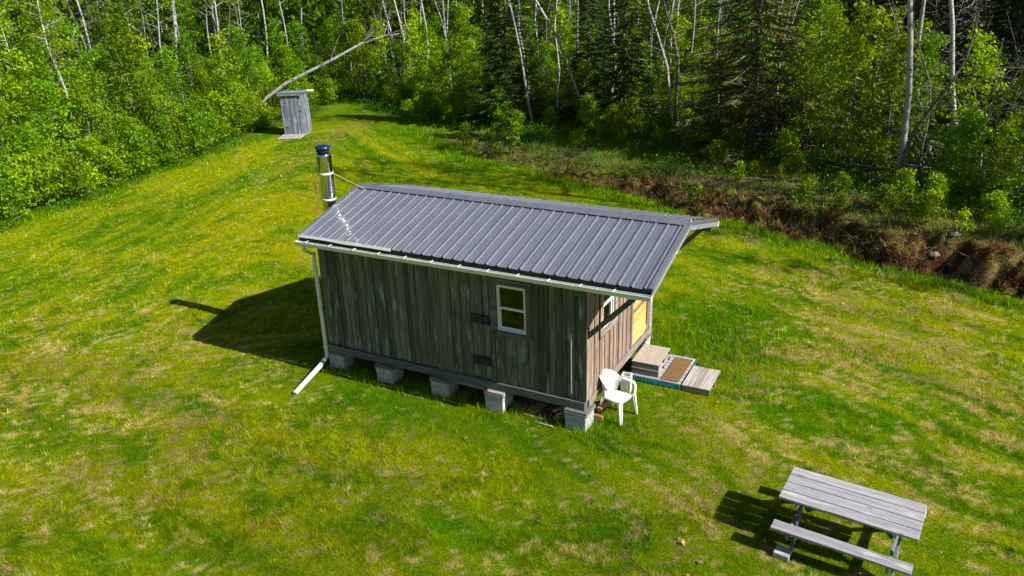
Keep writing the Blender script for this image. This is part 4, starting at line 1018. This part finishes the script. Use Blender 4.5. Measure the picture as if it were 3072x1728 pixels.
# hung fallen trunk behind the outhouse (a leaning dead tree caught above the ground)
t = thing('fallen_tree', 'pale fallen trunk leaning up to the right behind the outhouse', 'fallen tree', (-24.6, 22.6, 0))
P3 = [(-24.6, 22.2, .25), (-23.8, 23.0, 1.5), (-22.6, 23.5, 2.3), (-20.6, 25.2, 3.4), (-19.2, 26.6, 4.3), (-18.2, 27.3, 4.6), (-17.3, 27.9, 4.75)]
P3 = [Vector(p) - Vector((-24.6, 22.6, 0)) for p in P3]
MB().tube(P3, [.12, .11, .10, .085, .065, .045, .02], 9).build('trunk', M['birch'], t, smooth=True)
for i_, (k_, d_, ln) in enumerate([(4, (.5, .5, 1.0), 2.4), (4, (.3, .6, .5), 1.7), (5, (.9, .5, .25), 2.0), (3, (.2, .5, 1), 1.6), (5, (.3, .2, 1), 1.8), (5, (1, .3, -.1), 1.6), (4, (1, .2, .6), 2.2)]):
    dv = Vector(d_).normalized(); p0 = P3[k_]; q = [p0, p0 + dv * ln * .5 + Vector((.05, 0, .08)), p0 + dv * ln]
    mb = MB().tube(q, [.05, .03, .008], 5); mb.tube([q[1], q[1] + (dv + Vector((.5, -.3, .2))).normalized() * ln * .5], [.018, .005], 4); mb.build('branch', M['deadwood'], t)
def log(pts, rad, label, mk='birch', name='fallen_tree', tw=0):
    b0 = Vector(pts[0]); t = thing(name, label, 'fallen tree', pts[0])
    P_ = [Vector(p) - b0 for p in pts]; n = len(P_)
    MB().tube(P_, [rad * (1 - .6 * i / (n - 1)) for i in range(n)], 8).build('trunk', M[mk], t, smooth=True)
    for j in range(tw):
        p0 = P_[rnd.randint(1, n - 1)]; dv = Vector((rnd.uniform(-1, 1), rnd.uniform(-.6, .6), rnd.uniform(.1, 1))).normalized(); ln = rnd.uniform(.5, 1.4)
        MB().tube([p0, p0 + dv * ln * .5 + Vector((0, 0, -.05)), p0 + dv * ln], [rad * .22, rad * .14, .004], 4).build('branch', M['deadwood'], t)
log([(12.6, 20.6, 1.15), (11.4, 21.4, 1.35), (9.6, 23.2, 1.45), (7.9, 25.2, 1.6), (6.2, 27.6, 1.9)], .14, 'thick pale fallen trunk lying behind the tall right birches', tw=5)
log([(9.8, 24.9, .75), (12.0, 26.6, 1.5), (14.3, 28.2, 2.45), (17, 30, 3.6)], .09, 'slim pale trunk slanting up to the right edge of the wood', 'deadwood', tw=3)
log([(8.4, 18.9, 1.3), (11, 18.2, 1.25), (14.0, 18.6, 1.3)], .05, 'thin pale fallen pole across the foot of the right birches', 'deadwood', tw=4)
log([(6.2, 19.4, 1.15), (8.6, 18.6, 1.1), (10.2, 18.0, 1.15)], .05, 'thin grey fallen pole left of the thick birch foot', 'deadwood', tw=5)
log([(-28.5, 18.2, .8), (-26.5, 19.6, 1.0), (-24.6, 21.0, .9)], .09, 'short pale fallen log in the bushes left of the outhouse', tw=2)

# sprigs on the bank
for (x_, y_, s, lb) in ((-8.7, 20.4, 1.2, 'young green sprig on the bank right of the outhouse path'), (-6.9, 19.7, 1.1, 'green sprig on the bank behind the roof ridge start'), (-5.6, 19.4, 1.3, 'leafy sprig right of the other two on the bank above the roof'),
        (3.9, 15.0, .85, 'low leafy bush at the foot of the bank behind the roof end'), (12.0, 17.6, 1.0, 'bright yellow green maple sapling under the right birches'), (13.2, 16.4, 1.2, 'small bright sapling at the right edge of the bank top')):
    o = put('sapling', 'bush1' if 'maple' in lb else 'sprig%d' % (0 if s < 1.25 else 1), x_, y_, s, None, (0, 0), lb, 'sapling')

# ------------------------------------------------------------------ the wood, zone by zone
placed = []
def free(x_, y_, md):
    for (a0, b0) in placed:
        if (a0 - x_) ** 2 + (b0 - y_) ** 2 < md * md: return False
    return True
def scatter(n, box, cond, md, fn, tries=60):
    c = 0; k = 0
    while c < n and k < n * tries:
        k += 1; x_ = rnd.uniform(box[0], box[1]); y_ = rnd.uniform(box[2], box[3])
        if not cond(x_, y_) or not free(x_, y_, md): continue
        placed.append((x_, y_)); fn(x_, y_); c += 1
    return c
def sd1(Pn, x_, y_): return float(sdist(Pn, np.array([x_]), np.array([y_]))[0])
def vis(x_, y_, m=1.12): return bool(in_view(np.array([x_]), np.array([y_]), m, 0)[0])
left = lambda x_, y_: x_ < -16 and (y_ < 23 or x_ < -26)
clear = lambda x_, y_: not (-22.4 < x_ < -17.5 and 18 < y_ < 23.5)
def zone(side, lo, hi, v=True):
    def f(x_, y_):
        if not clear(x_, y_): return False
        if v and not vis(x_, y_, 1.32 if x_ < -15 else 1.12): return False
        d_ = sd1(EDGE, x_, y_)
        if not (lo < d_ < hi): return False
        l = x_ < -24 or (x_ < -16 and y_ < 23)
        return l if side == 'L' else (not l and x_ < 6) if side == 'C' else (not l and x_ >= 6)
    return f
BX = (-75, 40, -4, 75)
LM = [((-19, 5), 'near the lawn at the far left'), ((-21, 13), 'left of the thick pale trunks'), ((-24, 20), 'beside the outhouse'), ((-31, 25), 'by the thick pale trunks left of the outhouse'), ((-45, 30), 'far back beyond the thick pale trunks'), ((-34, 12), 'deep in the far left corner'),
      ((-22, 31), 'behind the hung fallen trunk'), ((-15, 31), 'between the hung fallen trunk and the dark spruce'), ((-9.5, 28), 'round the dark spruce left of centre'), ((-4, 29), 'above the cabin ridge by the leaning birch'), ((1.5, 27), 'left of the browning spruce'), ((6, 24), 'right of the browning spruce'),
      ((10.5, 21), 'among the three tall right birches'), ((15, 23), 'at the dark right edge of the wood'), ((-20, 48), 'far back above the outhouse'), ((-4, 45), 'far back in the middle'), ((12, 38), 'far back on the right')]
def where(x_, y_): return min(LM, key=lambda q: (q[0][0] - x_) ** 2 + (q[0][1] - y_) ** 2)[1]
def T(name, keys, cat, label, group, s0, s1, lean=.05):
    def f(x_, y_):
        s_ = rnd.uniform(s0, s1); k_ = rnd.choice(keys); q = (s_ - s0) / (s1 - s0)
        lb = ('smaller ' if q < .33 else 'middling ' if q < .67 else 'larger ') + label + ' ' + where(x_, y_)
        put(name, k_, x_, y_, s_, None, (rnd.uniform(-lean, lean), rnd.uniform(-lean, lean)), lb, cat, group)
    return f
SAP = ['sapling%d' % i for i in range(4)]; BU = ['bush%d' % i for i in range(3)]; WD = ['wood%d' % i for i in range(3)]; BI = ['birch%d' % i for i in range(3)]; SN = ['snag%d' % i for i in range(3)]; SP = ['spruce0', 'spruce1', 'spruce3']
BL, BC, BR_ = (-60, -16, -9, 60), (-30, 8, 20, 75), (4, 45, 12, 70)
scatter(68, (-27, -16, -9, 30), zone('L', -.6, 1.3), .75, T('bush', BU, 'bush', 'low leafy bush', 'bushes along the left wood edge', .75, 1.3))
scatter(80, (-34, -16, -9, 34), zone('L', .8, 4.5), 1.15, T('young_tree', SAP, 'tree', 'bright leafy young tree', 'young trees of the left wood edge', .6, 1.05))
farl = lambda x_, y_: y_ < 13
zl = zone('L', 4, 16); zl2 = zone('L', 6, 24)
scatter(46, BL, lambda a, b: zl(a, b) and b < 15, 1.8, T('broadleaf_tree', WD, 'tree', 'leafy tree', 'leafy trees deeper in the left wood', .75, 1.1))
scatter(22, BL, lambda a, b: zl2(a, b) and b >= 15, 2.2, T('broadleaf_tree', WD, 'tree', 'leafy tree', 'leafy trees deeper in the left wood', .6, .9))
scatter(80, (-60, -22, 12, 60), zone('L', 4, 26), 1.2, T('birch_tree', BI, 'birch', 'slim pale birch', 'background birches of the left wood', .55, 1.0, .09))
scatter(14, (-60, -18, -4, 14), zone('L', 4, 16), 1.2, T('birch_tree', BI, 'birch', 'slim pale birch', 'background birches of the left wood', .5, .8, .12))
scatter(44, BL, zone('L', 2.5, 20), 1.1, T('dead_tree', SN, 'dead tree', 'bare grey dead tree', 'dead trees of the left wood', .8, 1.2, .22))
scatter(24, (-30, 8, 20, 40), zone('C', -.5, 1.6), 1.0, T('bush', BU, 'bush', 'low leafy bush', 'bushes along the middle wood edge', .5, .95))
scatter(86, (-32, 8, 20, 50), zone('C', .5, 11), 1.1, T('young_tree', SAP, 'tree', 'leafy young tree', 'young trees of the middle wood', .5, 1.0))
scatter(54, BC, zone('C', 5, 30), 2.2, T('broadleaf_tree', WD, 'tree', 'leafy tree', 'leafy trees deeper in the middle wood', .7, 1.05))
scatter(100, BC, zone('C', 2, 26), 1.2, T('birch_tree', BI, 'birch', 'slim pale birch', 'background birches of the middle wood', .5, .95, .10))
scatter(34, BC, zone('C', 1.5, 18), 1.2, T('dead_tree', SN, 'dead tree', 'bare grey dead tree', 'dead trees of the middle wood', .7, 1.25, .28))
scatter(6, BC, zone('C', 6, 22), 2.0, T('spruce_tree', SP, 'spruce', 'dark spruce', 'background spruces of the middle wood', .7, 1.1))
for (x_, y_, k_, s_, lb) in ((7.2, 20.6, 'wood1', .62, 'bright leafy tree hanging in front of the wood left of the thick birch'), (8.4, 19.8, 'sapling2', .95, 'bright sapling close to the left side of the thick birch'), (6.4, 22.4, 'wood0', .8, 'tall bright leafy tree between the browning spruce and the thick birch'), (12.6, 19.4, 'birch2', .35, 'small leafy birch between the two rightmost tall trunks')):
    placed.append((x_, y_)); put('broadleaf_tree', k_, x_, y_, s_, None, (0, 0), lb)
scatter(34, (-7, 16, 12, 25), lambda a, b: vis(a, b) and -3.2 < sd1(EDGE, a, b) < .6 and sd1(TOE, a, b) > 1.1, .85, T('bush', ['bush0', 'bush2', 'sprig0', 'sprig1'], 'bush', 'low bright bush', 'low bushes on the top of the bank', .35, .8))
scatter(26, BR_, zone('R', .3, 8), 1.2, T('young_tree', ['sapling0', 'sapling2', 'sapling3', 'bush0'], 'tree', 'leafy young tree', 'young trees of the right wood', .45, .9))
scatter(24, BR_, zone('R', 8, 30), 1.9, T('spruce_tree', SP, 'spruce', 'dark spruce', 'spruces of the right wood', .85, 1.25))
scatter(12, BR_, zone('R', 6, 30), 1.7, T('broadleaf_tree', WD, 'tree', 'leafy tree', 'leafy trees deeper in the right wood', .8, 1.1))
scatter(60, BR_, zone('R', .3, 12), .9, T('dead_tree', SN, 'dead tree', 'bare grey dead tree', 'dead trees of the right wood', .5, 1.1, .5))
scatter(8, BR_, zone('R', 3, 18), 1.4, T('birch_tree', BI, 'birch', 'slim pale birch', 'background birches of the right wood', .5, .9, .1))
# trees just outside the frame on the right: they throw the shade on the bank and the lawn edge
for (x_, y_, k_, s) in ((21, 17.5, 'birch1', 1.0), (25, 12.6, 'wood0', 1.15), (22.5, 22.5, 'spruce3', 1.1), (20.2, 12.4, 'birch0', .95), (27, 15.5, 'birch1', 1.1), (16.6, 14.5, 'birch1', 1.35), (18.2, 15.9, 'birch1', 1.25), (19.8, 10.0, 'birch2', .78)):
    put('edge_tree', k_, x_, y_, s, None, (0, 0), 'tree standing beyond the right end of the bank', 'tree', 'trees beyond the right end of the bank')

# ------------------------------------------------------------------ undergrowth, brushwood, far wood (nobody could count these)
n = 80000
x = nr.uniform(-32, 18, n); y = nr.uniform(-3, 42, n); de = sdist(EDGE, x, y); dt = sdist(TOE, x, y)
pn = fbm(x * .9, y * .9, 30)
k = in_view(x, y, 1.08) & (((de > -1.2) & (de < 9) & (pn > .40)) | ((dt > .9) & (de < 1) & (pn > np.where(x > 5, .62, .5)) & (x > -12)))
k &= ~((x > -22.4) & (x < -17.5) & (y > 18) & (y < 23.5))
x, y = x[k], y[k]; m_ = 7
xx = np.repeat(x, m_) + nr.randn(len(x) * m_) * .16; yy = np.repeat(y, m_) + nr.randn(len(x) * m_) * .16
pz = np.repeat(fbm(x * .9, y * .9, 30), m_)
c3 = np.stack([xx, yy, height(xx, yy) + np.abs(nr.randn(len(xx))) * .16 * (1 + 3 * np.clip(pz - .5, 0, 1)) + .03], 1)
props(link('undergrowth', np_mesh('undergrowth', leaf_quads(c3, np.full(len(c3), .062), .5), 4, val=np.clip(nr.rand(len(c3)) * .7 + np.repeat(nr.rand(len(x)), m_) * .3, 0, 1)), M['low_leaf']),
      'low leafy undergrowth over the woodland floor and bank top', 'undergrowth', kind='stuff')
mb = MB()
for i in range(1500):
    x_, y_ = rnd.uniform(-34, 18), rnd.uniform(-2, 40)
    d_ = sd1(EDGE, x_, y_)
    if not (-.3 < d_ < 10) or not vis(x_, y_): continue
    if x_ < 4 and rnd.random() < .55: continue
    an = rnd.uniform(0, 6.28); ln = rnd.uniform(.6, 2.6); tl_ = rnd.uniform(-.05, .55); z_ = hz(x_, y_) + .03
    p0 = Vector((x_, y_, z_)); dv = Vector((math.cos(an), math.sin(an), tl_)); q = p0 + dv * ln; md = (p0 + q) / 2 + Vector((rnd.uniform(-.1, .1), rnd.uniform(-.1, .1), rnd.uniform(0, .12)))
    rd = rnd.uniform(.008, .022); mb.tube([p0, md, q], [rd, rd * .7, rd * .3], 4, cap=False)
    if rnd.random() < .6: mb.tube([md, md + (dv + Vector((rnd.uniform(-1, 1), rnd.uniform(-1, 1), .3))) * ln * .3], [rd * .5, .003], 3, cap=False)
for i in range(2600):
    x_ = rnd.uniform(-9, 16); j_ = np.interp(x_, TOE[:, 0], TOE[:, 1]); y_ = j_ + rnd.uniform(.1, 3.4)
    if not vis(x_, y_): continue
    an = rnd.uniform(0, 6.28); ln = rnd.uniform(.15, .7); dv = Vector((math.cos(an), math.sin(an), rnd.uniform(-.7, .8))).normalized(); p0 = Vector((x_, y_, hz(x_, y_) + .03)); q = p0 + dv * ln
    rd = rnd.uniform(.004, .009); mb.tube([p0, (p0 + q) / 2 + Vector((rnd.uniform(-.06, .06), rnd.uniform(-.06, .06), rnd.uniform(-.02, .08))), q], [rd, rd * .7, rd * .3], 3, cap=False)
props(mb.build('brushwood', M['deadwood'], None), 'tangle of pale dead branches and brushwood on the woodland floor', 'brushwood', kind='stuff')
def stone(x_, y_, r_, label):
    n1, n2 = 9, 6; vs = []
    for a in range(n2 + 1):
        for b in range(n1):
            ph = math.pi * a / n2; th = 2 * math.pi * b / n1; q = r_ * rnd.uniform(.82, 1.1)
            vs.append((q * math.sin(ph) * math.cos(th) * 1.25, q * math.sin(ph) * math.sin(th), q * math.cos(ph) * .7))
    fs = [(a * n1 + b, (a + 1) * n1 + b, (a + 1) * n1 + (b + 1) % n1, a * n1 + (b + 1) % n1) for a in range(n2) for b in range(n1)]
    o = MB().add(vs, fs).build('stone', M['stone'], None, .01); o.location = (x_, y_, hz(x_, y_) + r_ * .05); props(o, label, 'stone')
M['stone'] = plain('lichen_grey_stone', (.20, .19, .15), .95, spec=.1, var=.35, scale=9)
stone(11.9, 12.2, .15, 'larger pale stone on the bank face near the right edge'); stone(11.5, 11.7, .13, 'smaller grey stone low on the bank face near the right edge')
stone(9.9, 12.9, .11, 'small stone on the bank left of the two near the right edge')
# far wood
n = 2600; C3 = []; VL = []
ang = nr.uniform(R(-52), R(44), n); rad = nr.uniform(62, 120, n)
cx_ = CP.x + rad * (FWD[0] * np.cos(ang) + RGT[0] * np.sin(ang)); cy_ = CP.y + rad * (FWD[1] * np.cos(ang) + RGT[1] * np.sin(ang))
hz_ = nr.uniform(.5, 15, n)
rep = 42
C3 = np.stack([np.repeat(cx_, rep) + nr.randn(n * rep) * 1.3, np.repeat(cy_, rep) + nr.randn(n * rep) * 1.3, np.clip(np.repeat(hz_, rep) + nr.randn(n * rep) * 1.0, .1, 17)], 1)
props(link('far_wood', np_mesh('far_wood', leaf_quads(C3, np.full(len(C3), .55), .2, 1.2), 4, val=np.clip(np.repeat(nr.rand(n), rep) * .7 + nr.rand(n * rep) * .3, 0, 1)), M['leaf']), 'distant wood beyond the nearer trees reading as one mass', 'wood', kind='stuff')
# dry leaves scattered on the lawn
n = 90; x = nr.uniform(-8, 13, n); y = nr.uniform(-5, 12, n); k = ~UNDER(x, y) & (sdist(TOE, x, y) < -.3) & ~on_objects(x, y); x, y = x[k], y[k]
c3 = np.stack([x, y, height(x, y) + .05], 1)
props(link('dry_leaves', np_mesh('dry_leaves', leaf_quads(c3, np.full(len(c3), .055), 1.5), 4, val=nr.rand(len(c3))), plain('dry_leaf_tan', (.45, .26, .14), .8)), 'a few dry tan leaves blown over the lawn', 'leaves', kind='stuff')
